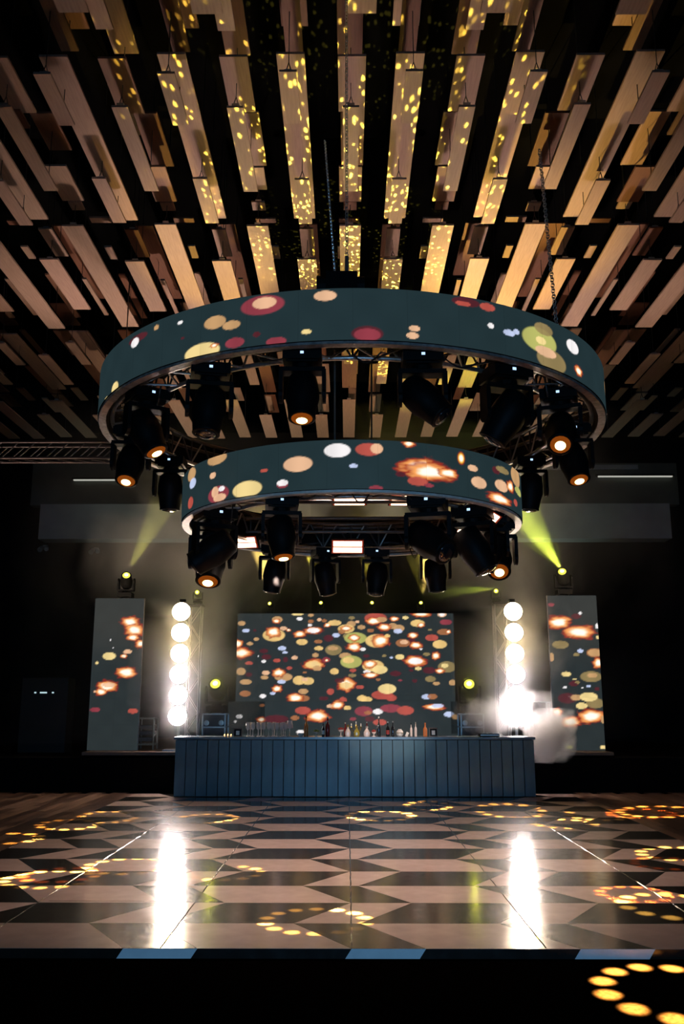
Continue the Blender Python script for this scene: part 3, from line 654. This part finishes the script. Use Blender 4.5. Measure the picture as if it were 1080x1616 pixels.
def truss_tower(label, px, d, top):
    x = xat(px, d, 2.2); h = zat(top, d)-ST
    r = thing('truss_tower', label, 'truss', (x, d, ST))
    a = .12
    for q in ((-a,-a),(a,-a),(a,a),(-a,a)): rod(r, (*q,.0), (*q,h), .02, rod_p, 'truss_chord')
    n = 8
    for i in range(n):
        z0 = h*i/n; z1 = h*(i+1)/n; s = 1 if i % 2 else -1
        rod(r, (-a*s,-a,z0), (a*s,-a,z1), .01, rod_p); rod(r, (-a*s,a,z0), (a*s,a,z1), .01, rod_p)
        rod(r, (-a,-a*s,z0), (-a,a*s,z1), .01, rod_p); rod(r, (a,-a*s,z0), (a,a*s,z1), .01, rod_p)
    MB().box((0,0,h+.02), (.32,.32,.03)).box((0,0,.01),(.6,.6,.02)).obj('end_plate', M['truss_dark'], r)
truss_tower('slim truss tower beside the left lamp column', 306, 18.9, 957)
truss_tower('slim truss tower beside the right lamp column', 792, 18.9, 955)

# moving heads on the stage
def stage_head(label, px, py, d, zbase, tilt, s=1., rz=0, glow=lens_yellow):
    x = xat(px, d, zbase); return moving_head(label, (x, d, zbase), rz, tilt, glow, 'yellow moving heads on the stage', s, True, False)
ztop = zat(968, dm_)
for (px, lab, t) in ((427,'leftmost of four small yellow moving heads on top of the big screen',(2.2,.6)),(507,'second of four small yellow moving heads on top of the big screen',(2.0,.1)),(587,'third of four small yellow moving heads on top of the big screen',(2.0,-.1)),(665,'rightmost of four small yellow moving heads on top of the big screen',(2.0,.3))):
    stage_head(lab, px, 953, dm_+.06, ztop+.02, (t[0]*.6, t[1]), .45)
xh, zt = xat(200, ds_, 3.8), zat(944, ds_)
stage_head('yellow moving head light standing on the left tall screen', 198, 905, ds_+.05, zt+.02, (1.0,-.3), .85)
stage_head('yellow-green moving head light standing on the right tall screen', 890, 905, ds_+.05, zat(940,ds_)+.02, (1.0,.5), .9)
stage_head('small yellow moving head light on the left truss tower', 312, 930, 18.9, zat(957,18.9)+.06, (1.4,0), .52)
stage_head('small yellow-green moving head light on the right truss tower', 783, 930, 18.9, zat(955,18.9)+.06, (1.4,.6), .52)

def flight_case(label, px, d, w_, h, z0=ST, dp=.5):
    r = thing('flight_case', label, 'case', (xat(px,d,1.2), d, z0), 0)
    MB().box((0,0,h/2),(w_-.02,dp-.02,h-.02)).obj('case_body', M['case'], r)
    e = MB()
    for x in (-w_/2,w_/2):
        for y in (-dp/2,dp/2): e.box((x,y,h/2),(.028,.028,h))
        for z in (.01,h*.62,h-.01): e.box((x,0,z),(.028,dp,.028))
    for y in (-dp/2,dp/2):
        for z in (.01,h*.62,h-.01): e.box((0,y,z),(w_,.028,.028))
    e.obj('edge_trim', M['case_trim'], r)
    for x in (-w_*.33,w_*.33):
        b = MB().lathe([(.055,0),(.055,.012),(.03,.014),(.03,.006),(.005,.006)],(0,0,0),14,Matrix.Rotation(PI/2,3,'X')).obj('round_catch', M['case_trim'], r); b.location=(x,-dp/2-.015,h*.74)
    return r
HC = zat(1126, 19.0)-ST
flight_case('flight case left behind the bar carrying a moving head light', 340, 19.0, .46, HC)
flight_case('flight case right behind the bar half lost in smoke', 743, 19.0, .46, HC)
stage_head('moving head light on the flight case left behind the bar', 341, 1083, 19.0, ST+HC+.02, (1.1,0), 1.15)
stage_head('moving head light on the flight case right behind the bar', 742, 1083, 19.0, ST+HC+.02, (1.1,.3), 1.15)
# equipment racks behind the tall screens
def rack(label, px, d, w_, h, n):
    r = thing('equipment_rack', label, 'rack', (xat(px,d,1.3), d, ST))
    f = MB()
    for x in (-w_/2,w_/2):
        for y in (-.2,.2): f.tube((x,y,0),(x,y,h), .018, k=6)
        f.tube((x,-.2,h),(x,.2,h), .018, k=6); f.tube((x,-.2,.1),(x,.2,.1), .018, k=6)
    for y in (-.2,.2): f.tube((-w_/2,y,h),(w_/2,y,h), .018, k=6); f.tube((-w_/2,y,.1),(w_/2,y,.1), .018, k=6)
    f.obj('rack_frame', M['case_trim'], r)
    for i in range(n): MB().box((0,0,.2+i*(h-.25)/n),(w_-.06,.36,(h-.3)/n*.7)).obj('rack_unit', M['case'], r)
rack('low equipment rack beside the left tall screen', 233, 18.9, .34, .62, 3)
rack('tubular equipment rack beside the right tall screen', 852, 19.3, .40, .95, 1)

# ------------------------------------------------------------------ bar
BD = 16.85; BH = 1.06
bx0, bx1 = xat(273,BD,0.), xat(846,BD,0.)
bar = thing('bar_counter', 'long slate blue plank-fronted bar counter in front of the stage', 'bar', ((bx0+bx1)/2, BD, 0))
BW = bx1-bx0; nb = 33; bw = BW/nb
MB().box((0,.34,BH/2-.02),(BW-.04,.58,BH-.06)).obj('bar_body', M['housing'], bar)
bme = [MB().box((0,0,0),(bw-.014,.022,BH-.07)).mesh('plank', m) for m in M['bar']]
for i in range(nb):
    inst('plank', bme[rnd.randrange(3)], bar, (-BW/2+bw*(i+.5), .012+rnd.uniform(-.002,.002), (BH-.07)/2+.012))
for s in (-1,1):
    for j in range(3): inst('plank', bme[j], bar, (s*(BW/2-.008), .13+j*.2, (BH-.07)/2+.012), (0,0,PI/2))
MB().box((0,.32,BH-.022),(BW+.05,.70,.044)).obj('counter_top', M['bar_top'], bar)
ZC = BH; 
glass = mat('clear_glass', (0.85,0.85,0.85), .05, trans=.85, emis=None)
glass_y = mat('yellow_liquor_glass', (0.75,0.6,0.12), .08, trans=.6)
glass_a = mat('amber_bottle_glass', (0.45,0.18,0.05), .08, trans=.3)
glass_r = mat('dark_red_bottle_glass', (0.22,0.02,0.02), .08, trans=.2)
glass_k = mat('black_bottle_glass', (0.01,0.01,0.012), .08, coat=1)
gold = mat('gold_metal', (0.7,0.5,0.15), .25, .9)
white = mat('white_ceramic', (0.75,0.72,0.68), .3)
frost = mat('pale_goblet_glass', (0.9,0.75,0.68), .12, trans=.15, coat=.5)
shade = mat('pleated_lampshade', (0.7,0.55,0.5), .7)
fruit = mat('red_fruit', (0.35,0.04,0.03), .35, noise=.3)
greenm = mat('green_fruit', (0.25,0.3,0.05), .35, noise=.3)
orangem = mat('orange_drink', (0.7,0.2,0.05), .3)
leather = mat('dark_frame', (0.10,0.05,0.035), .4)
def on_bar(name, label, cat, px, group=None, dy=0):
    d = 17.08+dy; return thing(name, label, cat, (xat(px,d,1.15), d, ZC), 0, group)
def goblet(px, label, h=.25, dy=0):
    r = on_bar('goblet', label, 'glass', px, 'pale goblets on the bar', dy)
    MB().lathe([(.036,0),(.034,.006),(.007,.012),(.006,h*.42),(.018,h*.46)],k=14).obj('stem', frost, r, True)
    MB().lathe([(.012,h*.46),(.036,h*.56),(.042,h*.75),(.036,h),(.033,h),(.038,h*.75),(.03,h*.57),(.005,h*.5)],k=14).obj('bowl', frost, r, True)
for i, px in enumerate((391,399,407.5,416,424)): goblet(px, '%s pale goblet from the left in the front row on the bar' % ('first','second','third','fourth','fifth')[i], .26)
for i, px in enumerate((430,437,444,450)): goblet(px, '%s pale goblet from the left in the right-hand bunch on the bar' % ('first','second','third','fourth')[i], .25)
for i, px in enumerate((395,412,433,447)): goblet(px, '%s pale goblet from the left in the back row on the bar' % ('first','second','third','fourth')[i], .255, .2)
def bottle(name, label, px, h, r_, m, cap, cat='bottle', dy=0, label_m=None):
    r = on_bar(name, label, cat, px, None, dy)
    MB().lathe([(r_*.95,0),(r_,.01),(r_,h*.52),(r_*.85,h*.6),(r_*.35,h*.70),(r_*.33,h*.90),(r_*.4,h*.905),(r_*.4,h*.92)],k=16).obj('bottle_body', m, r, True)
    MB().lathe([(r_*.38,h*.90),(r_*.40,h),(r_*.2,h*1.005)],k=12).obj('cap', cap, r, True)
    if label_m: MB().lathe([(r_*1.02,h*.15),(r_*1.03,h*.16),(r_*1.03,h*.42),(r_*1.02,h*.43)],k=16).obj('paper_label', label_m, r, True)
bottle('bottle','tall amber glass bottle on the bar right of the white bowl',483,.37,.040,glass_a,M['housing'])
bottle('bottle','slim bottle with silver top left of the red bottle',510,.26,.026,glass_k,M['steel'],label_m=white)
bottle('bottle','tall dark red bottle with pale cap on the bar',517,.36,.042,glass_r,white)
bottle('bottle','tall black wine bottle with a pale cap in the right half of the bar',598,.36,.034,glass_k,white)
bottle('bottle','short black bottle with bright cap, left of a pair on the bar',612,.27,.032,glass_k,M['steel'],label_m=fruit)
bottle('bottle','short black bottle with bright cap, right of a pair on the bar',620,.28,.03,glass_k,M['steel'])
bottle('bottle','dark bottle with silver top left of the clear decanter',545,.25,.03,glass_r,M['steel'],dy=.15)
bottle('bottle','dark bottle with silver top behind the grey decanter',579,.26,.03,glass_r,M['steel'],dy=.15)
bottle('bottle','thin clear bottle with bright cap near the orange drink',656,.26,.024,frost,M['steel'])
bottle('bottle','thin pinkish bottle beside the dark frame end of the bar',649,.24,.022,frost,M['housing'],dy=.1)
bottle('bottle','orange drink bottle on the right of the bar',671,.25,.038,orangem,orangem)
def decanter(label, px, m, r_=.05, h=.20, top=gold):
    r = on_bar('decanter', label, 'decanter', px)
    MB().lathe([(r_*.8,0),(r_,.02),(r_*1.05,h*.4),(r_*.5,h*.7),(r_*.3,h*.75),(r_*.4,h*.85)],k=10).obj('decanter_body', m, r)
    MB().lathe([(.012,h*.84),(.026,h*.92),(.024,h*1.0),(.008,h*1.08)],k=10).obj('stopper', top, r, True)
decanter('clear faceted decanter left of the gold candelabra',549,frost)
decanter('yellow liquor decanter in the middle of the bar',563,glass_y,.055,.19)
decanter('squat grey decanter right of the yellow one',579,frost,.06,.18,M['steel'])
r = on_bar('candelabra','small gold three-armed candelabra behind the yellow decanter','candelabra',562,None,.14)
c = MB().lathe([(.04,0),(.036,.01),(.01,.02),(.009,.16),(.014,.17),(.006,.2)],k=12)
for s in (-1,1): c.path([(0,0,.10),(s*.04,0,.09),(s*.08,0,.11),(s*.09,0,.15)],.007,6).lathe([(.008,.15),(.022,.165),(.02,.18)],(s*.09,0,0),10)
c.lathe([(.01,.19),(.022,.2),(.02,.215)],k=10).obj('stand', gold, r)
for s in (-1,0,1): MB().lathe([(.009,0),(.009,.05),(.003,.055)],(s*.09,0,.18+.035*(s==0)),8).obj('candle', white, r)
def compote(label, px, fm, n=9, stem=.09, r_=.06):
    r = on_bar('fruit_bowl', label, 'bowl', px)
    MB().lathe([(.035,0),(.03,.008),(.008,.015),(.008,stem*.8),(r_*.6,stem),(r_,stem+.035),(r_*.95,stem+.035),(r_*.5,stem+.008)],k=16).obj('bowl', frost, r, True)
    for i in range(n):
        a = i*2.4; q = r_*.7*math.sqrt(i/n)
        f = MB().lathe([(.004,-.018),(.015,-.012),(.019,0),(.015,.012),(.004,.017)],(0,0,0),8).obj('berry', fm, r, True); f.location = (q*math.cos(a), q*math.sin(a), stem+.045+.016*(1-i/n))
compote('footed bowl of red fruit left of the decanters',538,fruit,11)
compote('footed bowl of dark fruit right of the amber bottle',499,greenm,9,.05)
compote('low footed bowl of fruit beside the grey decanter',590,fruit,7,.05,.045)
r = on_bar('table_lamp','little table lamp with pleated pale shade beside the goblets','lamp',457)
MB().lathe([(.04,0),(.036,.012),(.008,.02),(.007,.15),(.012,.16)],k=12).obj('lamp_base', M['steel'], r, True)
sh = MB(); k = 28
for i in range(k):
    a = 2*PI*i/k; q = 1+.06*(i % 2)
    sh.v += [(.066*q*math.cos(a), .066*q*math.sin(a), .15), (.042*q*math.cos(a), .042*q*math.sin(a), .29)]
sh.f = [(2*i, (2*i+2) % (2*k), (2*i+3) % (2*k), 2*i+1) for i in range(k)]; sh.obj('lamp_shade', shade, r)
r = on_bar('bowl','shallow shining white bowl between the lamp and amber bottle','bowl',474)
MB().lathe([(.03,0),(.035,.006),(.065,.04),(.07,.06),(.066,.06),(.05,.03),(.01,.012)],k=18).obj('bowl_body', white, r, True)
r = on_bar('vase','round white vase in the right half of the bar','vase',631)
MB().lathe([(.03,0),(.055,.025),(.068,.065),(.055,.105),(.03,.125),(.032,.135),(.027,.135),(.027,.12)],k=20).obj('vase_body', white, r, True)
MB().lathe([(.055,.058),(.069,.06),(.069,.07),(.055,.072)],k=20).obj('band', gold, r, True)
def frame(label, px, w_, h, face, rot=0):
    r = on_bar('picture_frame', label, 'frame', px, None, -.06); r.rotation_euler = (-.12,0,rot)
    m = MB()
    for x in (-w_/2,w_/2): m.box((x,0,h/2),(.014,.018,h))
    for z in (.007,h-.007): m.box((0,0,z),(w_,.018,.014))
    m.box((0,.03,h*.4),(.03,.05,h*.7))
    m.obj('frame_border', leather, r)
    MB().box((0,.004,h/2),(w_-.012,.006,h-.012)).obj('backing', M['housing'] if face else white, r)
    MB().box((0,-.002,h*.45),(w_*.45,.004,h*.5)).obj('card', white, r)
frame('small dark picture frame at the left end of the bar items', 375, .145, .15, True)
frame('small picture frame with pale card at the right of the bar items', 684, .14, .16, True)
r = on_bar('card_sign','tiny tilted white card leaning near the round vase','card',641); r.rotation_euler = (-.3,.5,.2)
MB().box((0,0,.045),(.05,.005,.09)).obj('card_sheet', white, r); MB().box((0,.02,.02),(.03,.03,.006)).obj('card_foot', white, r)
r = on_bar('laptop','flat black control box with a bright edge at the right end of the bar','equipment',771)
MB().box((0,0,.03),(.36,.25,.05)).obj('box_body', M['housing'], r); MB().box((0,-.127,.03),(.34,.006,.02)).obj('front_strip', M['case_trim'], r)
for i in range(5): MB().lathe([(.012,0),(.011,.016),(.003,.018)],(-.12+i*.06,-.02,.055),10).obj('knob', M['case_trim'], r)
r = on_bar('tea_light','low row of glowing orange candles left of the dark frame','candle',362)
flame = emit('candle_flame', (1,.45,.12), 12)
for i, x in enumerate((-.09,-.03,.03,.09)):
    t = MB().lathe([(.018,0),(.02,.018),(.017,.018),(.005,.012)],(x,0,0),10).obj('candle_cup', white, r); MB().lathe([(.004,.016),(.009,.026),(.002,.045)],(x,0,0),8).obj('flame', flame, t, True)

# ------------------------------------------------------------------ back of the hall: spots, strips and truss
def wall_spot(label, px, py):
    d = WB-.12; r = thing('wall_spotlight', label, 'light', (xat(px,d,6), d, zat(py,d)))
    MB().box((0,.06,.02),(.12,.10,.05)).tube((-.08,0,-.03),(-.08,-.16,-.12),.06,.07,12).tube((.06,0,-.03),(.1,-.15,-.1),.05,.06,12).obj('lamp_body', M['case_trim'], r)
wall_spot('left small pale spotlight on the back wall',70,862); wall_spot('right small pale spotlight pair on the back wall, above the smoke',151,866)
strip = emit('strip_light', (.9,.9,.8), .5)
for (a, b, py, lab) in ((115,200,757,'thin pale strip light left under the bulkhead'),(945,1062,752.5,'thin pale strip light right under the bulkhead')):
    d = d_+.53; xa, xb = xat(a,d,7.5), xat(b,d,7.5); r = thing('strip_light', lab, 'light', ((xa+xb)/2, d, zat(py,d)))
    MB().box((0,0,0),(xb-xa,.05,.035)).obj('tube', strip, r); MB().box((0,.02,.04),(xb-xa+.1,.1,.05)).obj('fitting', M['housing'], r)
r = thing('equipment_cabinet', 'row of tiny blue-white indicator lights on a dark cabinet at far left', 'cabinet', (xat(68,19.5,1.8),19.5,0))
MB().box((0,.3,1.1),(1.0,.5,2.2)).obj('cabinet_body', M['black'], r)
led = emit('indicator_light', (.6,.85,.9), .9)
for (px, w_) in ((53,.04),(66,.15),(81,.04)): MB().box((xat(px,19.5,1.8)-r.location.x,.045,zat(1093,19.5)),(w_,.01,.03)).obj('indicator', led, r)
r = thing('lighting_truss', 'dark horizontal lighting truss high on the left behind the upper ring', 'truss', (xat(20,14.5,6),14.5,zat(722,14.5)))
L0 = 4.6
for q in ((0,0),(.28,0),(0,.28),(.28,.28)): rod(r,(-2.2,q[0],q[1]),(L0-2.2,q[0],q[1]+.0),.022,rod_m,'truss_chord')
for i in range(16):
    xx = -2.2+i*L0/16
    rod(r,(xx,0,0),(xx+L0/16,0,.28),.01); rod(r,(xx,.28,0),(xx+L0/16,.28,.28),.01); rod(r,(xx,0,0),(xx+L0/16,.28,0),.01)
for xx in (-1.8,1.8): rod(r,(xx,.14,.28),(xx,.14,4.2),.012,rod_m,'hanger')
r = thing('smoke_machine', 'smoke machine on the stage behind the right end of the bar', 'machine', (xat(850,17.95,1),17.95,ST))
MB().box((0,.1,.12),(.3,.4,.2)).tube((.1,-.05,.12),(.16,-.16,.14),.03,k=12).obj('machine_body', M['housing'], r); MB().path([(-.12,.1,.22),(-.12,.1,.30),(.12,.1,.30),(.12,.1,.22)],.012,6).obj('handle', M['case_trim'], r)

# ------------------------------------------------------------------ smoke and haze
def volume(name, label, loc, dims, dens, nscale, lo, hi, col=(1,1,1), sphere=True, aniso=0.2, cat='smoke'):
    me = MB().box((0,0,0),(2,2,2)).mesh(name, None)
    m = bpy.data.materials.new(name); m.use_nodes = True; nt = m.node_tree; nt.nodes.clear()
    o = nt.nodes.new('ShaderNodeOutputMaterial'); v = nt.nodes.new('ShaderNodeVolumeScatter'); v.inputs['Color'].default_value = (*col,1); v.inputs['Anisotropy'].default_value = aniso
    tc = nt.nodes.new('ShaderNodeTexCoord'); mp = nt.nodes.new('ShaderNodeMapping'); mp.inputs['Scale'].default_value = dims
    nz = nt.nodes.new('ShaderNodeTexNoise'); nz.inputs['Scale'].default_value = nscale; nz.inputs['Detail'].default_value = 4; nz.inputs['Distortion'].default_value=.6
    nt.links.new(tc.outputs['Object'], mp.inputs[0]); nt.links.new(mp.outputs[0], nz.inputs['Vector'])
    mr = nt.nodes.new('ShaderNodeMapRange'); mr.inputs[1].default_value = lo; mr.inputs[2].default_value = hi
    if sphere:
        ln = nt.nodes.new('ShaderNodeVectorMath'); ln.operation = 'LENGTH'; nt.links.new(tc.outputs['Object'], ln.inputs[0])
        ad = nt.nodes.new('ShaderNodeMath'); ad.operation = 'MULTIPLY_ADD'; ad.inputs[1].default_value = -.35; nt.links.new(ln.outputs['Value'], ad.inputs[0])
        nt.links.new(nz.outputs['Fac'], ad.inputs[2]); nt.links.new(ad.outputs[0], mr.inputs[0])
    else: nt.links.new(nz.outputs['Fac'], mr.inputs[0])
    mu = nt.nodes.new('ShaderNodeMath'); mu.operation = 'MULTIPLY'; mu.inputs[1].default_value = dens
    nt.links.new(mr.outputs[0], mu.inputs[0]); nt.links.new(mu.outputs[0], v.inputs['Density']); nt.links.new(v.outputs[0], o.inputs['Volume'])
    me.materials.append(m); ob = bpy.data.objects.new(name, me); COL.objects.link(ob); ob.location = loc; ob.scale = dims
    tag(ob, label, cat, None, 'stuff'); return ob
volume('stage_haze', 'thin lit haze drifting over the whole stage', (0,20.6,4.4), (7.2,2.75,3.55), .02, .35, .42, .68, sphere=False, cat='haze')
volume('haze_cloud', 'glowing haze around the left lamp column', (-3.1,18.5,2.9), (1.35,.8,2.2), .5, .55, .12, .5, cat='haze')
volume('haze_cloud', 'glowing haze around the right lamp column', (3.4,18.5,2.9), (1.2,.8,2.2), .5, .6, .12, .5, cat='haze')
volume('haze_cloud', 'greenish haze crossed by the beam left of the right tall screen', (3.3,18.95,5.25), (1.7,.85,1.6), .26, .5, .1, .5, cat='haze')
volume('haze_cloud', 'grey haze drifting high above the left tall screen', (-3.4,19.6,5.1), (2.6,1.3,1.5), .45, .5, .12, .5, cat='haze')
volume('smoke', 'dense white smoke puff rolling out at the right end of the bar', (xat(868,17.1,1.1),17.08,1.08), (.46,.38,.50), 8.0, 2.2, .10, .36)
volume('smoke', 'white smoke drifting over the right end of the bar counter', (xat(795,17.8,1.5),17.9,1.52), (.95,.45,.52), 2.6, 1.6, .20, .45)

# ------------------------------------------------------------------ projected light patterns (gobos)
def spot(name, loc, target, ang, power, color, blend=.3, rad=.02):
    l = bpy.data.lights.new(name, 'SPOT'); l.energy = power; l.color = color; l.spot_size = ang; l.spot_blend = blend; l.shadow_soft_size = rad
    o = bpy.data.objects.new(name, l); COL.objects.link(o); o.location = loc
    o.rotation_euler = (Vector(target)-Vector(loc)).to_track_quat('-Z','Y').to_euler(); return o
def nodes(l): 
    l.use_nodes = True; nt = l.node_tree; nt.nodes.clear()
    o = nt.nodes.new('ShaderNodeOutputLight'); e = nt.nodes.new('ShaderNodeEmission'); nt.links.new(e.outputs[0], o.inputs[0])
    tc = nt.nodes.new('ShaderNodeTexCoord'); sx = nt.nodes.new('ShaderNodeSeparateXYZ'); nt.links.new(tc.outputs['Normal'], sx.inputs[0])
    def mth(op, a, b=None, c=None):
        n = nt.nodes.new('ShaderNodeMath'); n.operation = op
        for i, q in enumerate((a, b, c)):
            if q is None: continue
            if isinstance(q, (int, float)): n.inputs[i].default_value = q
            else: nt.links.new(q, n.inputs[i])
        return n.outputs[0]
    u = mth('DIVIDE', sx.outputs[0], sx.outputs[2]); v = mth('DIVIDE', sx.outputs[1], sx.outputs[2])
    return nt, e, mth, u, v
def ring_gobo(src, target, radius, power, n=14, color=(1,.55,.10), cut=0.0, inner=False):
    src = Vector(src); target = Vector(target); L = (target-src).length
    o = spot('ring_gobo_beam', src, target, 2*math.atan(radius*1.6/L), power, color, .05, .012)
    nt, e, mth, u, v = nodes(o.data)
    R0 = radius/L
    r = mth('SQRT', mth('ADD', mth('MULTIPLY', u, u), mth('MULTIPLY', v, v)))
    th = mth('ARCTAN2', v, u)
    fr = mth('SUBTRACT', mth('FRACT', mth('MULTIPLY', mth('ADD', th, 10.0), n/(2*PI))), .5)
    du = mth('MULTIPLY', fr, 2*PI/n*R0)
    dr = mth('SUBTRACT', r, R0)
    dist = mth('SQRT', mth('ADD', mth('MULTIPLY', du, du), mth('MULTIPLY', dr, dr)))
    k = R0*PI/n
    m = nt.nodes.new('ShaderNodeMapRange'); m.interpolation_type = 'SMOOTHSTEP'
    m.inputs[1].default_value = k*.86; m.inputs[2].default_value = k*.35; nt.links.new(dist, m.inputs[0])
    out = m.outputs[0]
    if cut:
        # part of the wheel is dimmer
        c = nt.nodes.new('ShaderNodeMapRange'); c.inputs[1].default_value = -.3; c.inputs[2].default_value = .3; c.inputs[3].default_value = 1-cut; c.inputs[4].default_value = 1
        nt.links.new(mth('SINE', mth('ADD', th, power)), c.inputs[0]); out = mth('MULTIPLY', out, c.outputs[0])
    nt.links.new(out, e.inputs['Strength'])
def gfloor(px, py, z=0.0):
    d = dat(py, z-EYE); return (xat(px, d, z), d, z)
def head_pt(th, rr=TR1, z=3.98): x, y = on_ring(th, rr); return (x, y, z)
GP = 26000
ring_gobo(head_pt(-10), gfloor(498,1453), .40, GP*1.5, 14, cut=.85)
ring_gobo(head_pt(54), gfloor(1062,1562,-.067), .43, GP*90, 12)
ring_gobo(head_pt(82), gfloor(1062,1428), .42, GP*1.2, 13, cut=.7)
ring_gobo(head_pt(-53), gfloor(78,1388), .42, GP*1.2, 14, cut=.8)
ring_gobo(head_pt(-83), gfloor(205,1367), .45, GP*1.2, 14, cut=.6)
ring_gobo(head_pt(-83), gfloor(108,1302), .40, GP, 12, cut=.7)
ring_gobo(head_pt(-112), gfloor(0,1324), .45, GP*1.2, 12, cut=.5)
ring_gobo(head_pt(-112), gfloor(325,1292), .42, GP, 14, cut=.8)
ring_gobo(head_pt(168,TR2,2.98), gfloor(600,1288), .48, GP*1.2, 13)
ring_gobo(head_pt(139,TR2,2.98), gfloor(676,1272), .36, GP*.9, 12)
ring_gobo(head_pt(54), gfloor(806,1280), .50, GP, 14)
ring_gobo(head_pt(82), gfloor(945,1286), .45, GP, 12, cut=.7)
ring_gobo(head_pt(113), gfloor(1035,1281), .55, GP*2.0, 14)
ring_gobo(head_pt(54), gfloor(1068,1347), .40, GP*1.2, 12, cut=.6)
ring_gobo(head_pt(113), gfloor(890,1300), .42, GP*.8, 12, cut=.7)
ring_gobo(head_pt(-53), gfloor(170,1290), .40, GP*.8, 12, cut=.7)
ring_gobo(head_pt(-31), gfloor(355,1378), .35, GP*.6, 12, cut=.9)

ring_gobo(head_pt(-83), gfloor(95,1381), .36, GP*.5, 12, (1,.16,.02))
ring_gobo(head_pt(54), gfloor(1050,1362), .33, GP*.5, 12, (1,.16,.02))
ring_gobo(head_pt(82), gfloor(1000,1410), .30, GP*.4, 12, (1,.16,.02))
ring_gobo(head_pt(113), gfloor(1010,1284), .45, GP*.5, 12, (1,.20,.02))
ring_gobo(head_pt(-26,1.64,3.12), gfloor(300,1385), .32, GP*.25, 12, (1,.16,.02))
def speckle(src, target, ang, power, scale, thr, color, seed):
    o = spot('speckle_gobo_beam', src, target, ang, power, color, .6, .01)
    nt, e, mth, u, v = nodes(o.data)
    cb = nt.nodes.new('ShaderNodeCombineXYZ'); nt.links.new(u, cb.inputs[0]); nt.links.new(v, cb.inputs[1]); cb.inputs[2].default_value = seed
    vo = nt.nodes.new('ShaderNodeTexVoronoi'); vo.inputs['Scale'].default_value = scale; vo.inputs['Randomness'].default_value = 1.0
    nt.links.new(cb.outputs[0], vo.inputs['Vector'])
    m = nt.nodes.new('ShaderNodeMapRange'); m.interpolation_type='SMOOTHSTEP'; m.inputs[1].default_value = thr; m.inputs[2].default_value = thr*.6; m.inputs[3].default_value = .012
    nt.links.new(vo.outputs['Distance'], m.inputs[0]); nt.links.new(m.outputs[0], e.inputs['Strength'])
YEL = (1.0,.82,.10)
cz = EYE+LOW
def cpt(px, py): d = dat(py, LOW); return (xat(px,d,cz), d, cz)
speckle((xat(587,20.4,4.2),20.2,4.1), cpt(600,330), math.radians(26), 80000, 120, .30, YEL, 3.3)
speckle((xat(507,20.4,4.2),20.2,4.1), cpt(470,300), math.radians(24), 70000, 110, .28, YEL, 7.1)
speckle((xat(665,20.4,4.2),20.2,4.1), cpt(600,560), math.radians(28), 40000, 80, .30, YEL, 1.7)
spot('yellow_beam', (xat(665,20.4,4.2),20.2,4.1), cpt(800,430), math.radians(26), 9000, (1.0,.66,.16), .8)
spot('yellow_beam', (xat(427,20.4,4.2),20.2,4.1), cpt(330,420), math.radians(20), 5000, (1.0,.66,.16), .8)
# green-yellow beams through the haze
bl = Vector((xat(890,ds_,3.8)-.07, ds_-.20, zat(940,ds_)+.02+.36+.13))
spot('haze_beam', bl, (xat(790,18.9,6),18.9,zat(750,18.9)), math.radians(34), 3600, (.72,.85,.08), .9)
for (tx, ty) in ((715,770),(750,748),(785,740),(825,735),(858,738)):
    tgt = (xat(tx,18.9,6), 18.9, zat(ty,18.9)); spot('haze_beam', bl, tgt, math.radians(6), 1500, (.72,.85,.08), 1.0)
b2 = Vector((xat(783,18.9,4.2),18.8,zat(930,18.9))); spot('haze_beam', b2, (xat(700,18.9,4.2),18.9,zat(938,18.9)), math.radians(24), 1500, (.72,.85,.08), 1.0)
b3 = Vector((xat(198,ds_,3.8)+.05, ds_-.20, zat(944,ds_)+.02+.34+.13)); spot('haze_beam', b3, (xat(285,19.5,6),19.0,zat(760,19.5)), math.radians(24), 900, (.8,.75,.15), .7)
